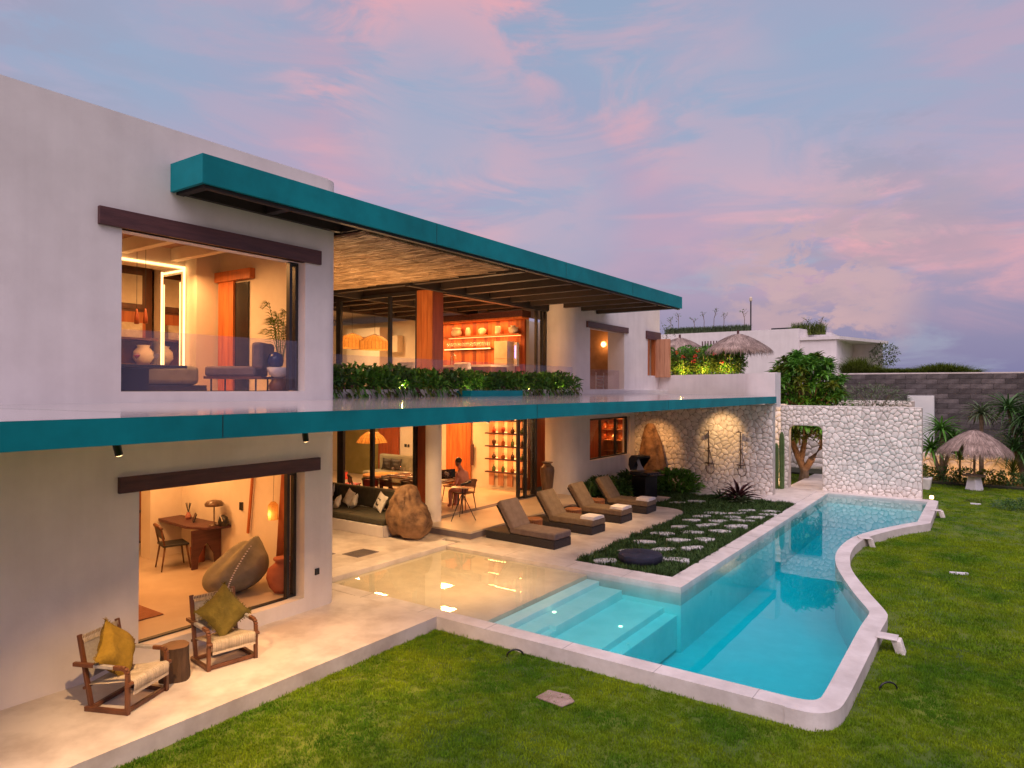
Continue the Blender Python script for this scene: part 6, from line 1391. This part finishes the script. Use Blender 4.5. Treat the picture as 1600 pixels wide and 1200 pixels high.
b = MB(); b.box(-.75, .75, -.9, .42, .34, .38); b.build('table_top', m_dark, t, bevel=.006); b = MB(); b.box(-.1, .1, -.3, .2, 0, .34); b.build('leg', m_dark, t)
for i, (x, y) in enumerate(((-9.95, 4.6), (-9.85, 4.85), (-9.8, 5.1))):
    t = thing('cocktail_glass', ('cocktail glass with red drink, left of the pair on the bedroom table', 'cocktail glass with red drink, right of the pair on the bedroom table', 'empty round glass on the bedroom table')[i], 'glass', (x, y, 3.81)); b = MB(); b.lathe([(.035, 0), (.004, .008), (.004, .08), (.045, .13), (.04, .17)], n=14); b.build('glass_body', m_wglass, t, smooth=True)
    if i < 2: b = MB(); b.lathe([(.01, .09), (.04, .125), (.038, .14)], n=14); b.build('drink', m_wine, t, smooth=True)
t = thing('bed', 'low bed with a grey throw behind the bedroom table', 'bed', (-11.6, 5.3, 3.43)); b = MB(); b.box(-1.0, .9, -1.2, 1.0, .1, .42); b.build('mattress', m_bean, t, bevel=.08, auto=True)
b = MB(); b.box(-1.0, .92, -1.3, 1.1, 0, .1); b.build('bed_base', m_dark, t)
t = thing('chaise', 'grey upholstered low chair with a cushion near the palm', 'chair', (-9.80, 6.55, 3.43), R(35))
b = MB(); b.box(-.55, .25, -.3, .3, .24, .40); b.build('seat', m_cush2, t, bevel=.04, auto=True); b = MB(); b.box(.18, .36, -.3, .3, .36, .78); b.build('backrest', m_cush2, t, bevel=.05, auto=True)
b = MB(); b.bar((-.55, 0, .22), (.35, 0, .22), .62, .04); b.build('seat_frame', m_wood, t)
for sx in (-.45, .25):
    for sy in (-.26, .26): b = MB(); b.tube([(sx, sy, .22), (sx, sy, 0)], .014, 6); b.build('leg', m_black, t)
t = thing('round_side_table', 'white bowl on a wooden foot beside the low chair', 'side table', (-9.25, 6.75, 3.43)); b = MB(); b.lathe([(.13, 0), (.15, .1), (.08, .22)], n=16); b.build('foot', m_wood, t, smooth=True); b = MB(); b.lathe([(.05, .22), (.14, .27), (.18, .38), (.17, .385)], n=20); b.build('bowl', m_whitef, t, smooth=True)
t = tag(MB().lathe([(.02, 0), (.11, .04), (.13, .12), (.10, .22), (.02, .26)], n=16).build('blue_globe', M('dark blue enamel', (.01, .02, .10), rough=.25), loc=(-9.28, 6.72, 3.80), smooth=True), 'dark blue round ornament above the white bowl', 'ornament')
t = thing('potted_palm', 'feathery potted palm in front of the dark painting', 'palm', (-9.55, 7.0, 3.43)); b = MB(); b.lathe([(.11, 0), (.15, .3), (.14, .34)], n=16); b.build('pot', m_jar, t, smooth=True)
b = MB(); rn = random.Random(88); st = MB()
for i in range(11):
    a = i * 2.4; rr_ = rn.uniform(.3, .55); hgt = rn.uniform(.9, 1.5); p0, p1, p2, p3 = Vector((0, 0, .3)), Vector((rr_ * .25 * math.cos(a), rr_ * .2 * math.sin(a), hgt * .7)), Vector((rr_ * .7 * math.cos(a), rr_ * .35 * math.sin(a), hgt)), Vector((rr_ * 1.2 * math.cos(a), rr_ * .5 * math.sin(a), hgt * .93))
    st.tube([tuple(p0), tuple(p1), tuple(p2), tuple(p3)], [.008, .006, .004, .002], 4)
    for k in range(16):
        u = k / 15; q = p1.lerp(p2, u * 2) if u < .5 else p2.lerp(p3, u * 2 - 1); dd = (p3 - p1).normalized(); sv_ = dd.cross(Vector((0, 0, 1))).normalized()
        for s_ in (-1, 1): leaf(b, q, dd * .6 + sv_ * s_ + Vector((0, 0, .1)), .22 * (1 - .4 * u), .018, .3, rn)
b.build('frond', m_leafy, t, recalc=False, kind='stuff'); st.build('stem', m_leaf, t)
for i, (x, y, z) in enumerate(((-12.2, 6.0, 4.6), (-12.0, 6.05, 4.6))):
    t = thing('wooden_pendant', 'slender wooden pendant lamp over the bed, %s' % ('left' if i == 0 else 'right'), 'lamp', (x, y, z)); b = MB(); b.lathe([(.04, 0), (.035, .12), (.02, .22), (.015, .26)], n=12); b.build('lamp_shade', m_redwood, t, smooth=True); b = MB(); b.tube([(0, 0, .26), (0, 0, 1.3)], .004, 4); b.build('cord', m_black, t)
# ---------------- rooms behind the right block
b = MB(); b.box(-14.8, -14.6, 18.4, 25.2, 3.4, 6.1); vb(b, 'inner_wall', m_wallin); b = MB(); b.box(-12.9, -12.7, 18.4, 25.2, .1, 2.9); vb(b, 'inner_wall', m_redwood)
t = thing('round_wall_lamp', 'round glowing wall lamp inside the upper doorway', 'lamp', (-13.0, 25.18, 5.31), R(-90)); b = MB(); b.tube([(0, 0, 0), (.03, 0, 0)], .14, 20); b.build('disc', m_cream, t, auto=True); b = MB(); b.tube([(.03, 0, 0), (.06, 0, 0)], .085, 16); b.build('glow_lens', m_bulb, t)
b = MB(); b.box(-14.59, XRI - .001, 25.17, 25.198, 3.4, 6.1); vb(b, 'inner_wall', M('ochre plaster', (.30, .15, .06), (.38, .20, .09), rough=.8))
lamp('wall_lamp', 'POINT', (-12.9, 24.9, 5.31), 10, WARM, .08)
t = thing('lattice_chair', 'pale lattice chair inside the upper doorway', 'chair', (-12.3, 23.5, 3.46), R(50))
for k in range(4): b = MB(); b.bar((-.3, -.35, .12 + k * .13), (.3, .35, .12 + k * .13), .03, .03); b.build('slat', m_whitef, t)
for k in (-1, 1): b = MB(); b.bar((k * .3, k * .35, 0), (k * .3, k * .35, .65), .035, .035); b.build('post', m_whitef, t)
t = thing('kitchen_shelving', 'warm lit timber shelving seen through the lower window', 'shelf', (-10.99, 24.95, .19), R(90))
for k in range(5): b = MB(); b.box(-.35, 0, 0, 3.4, .80 + k * .42, .83 + k * .42); b.build('shelf', m_shutter, t)
for k in range(6): b = MB(); b.box(-.34, 0, k * .62, k * .62 + .03, .1, 2.7); b.build('divider', m_wood, t)
b = MB(); b.box(.0, .03, 0, 3.4, .1, 2.7); b.build('back_panel', m_orange, t)
for k in range(3): lamp('shelf_lamp', 'AREA', (-12.6, 24.7, 2.50 - k * .42), 12, ORANGE, 3.0, .12, target=(-12.6, 24.75, 0))
rn = random.Random(17)
for i in range(12):
    o = MB().lathe(rn.choice([[(.05, 0), (.1, .05), (.11, .07)], [(.05, 0), (.08, .08), (.05, .16), (.03, .2)]]), n=14).build('bowl', rn.choice([m_cream, m_jar, m_terra]), loc=(-13.6 + (i % 6) * .42, 24.77, .19 + (1.255 if i < 6 else 1.675)), smooth=True); tag(o, 'small bowl or jar, %s from the left on the %s lit kitchen shelf' % (ORD[i % 6], 'lower' if i < 6 else 'upper'), 'bowl', 'crockery on the kitchen shelving')
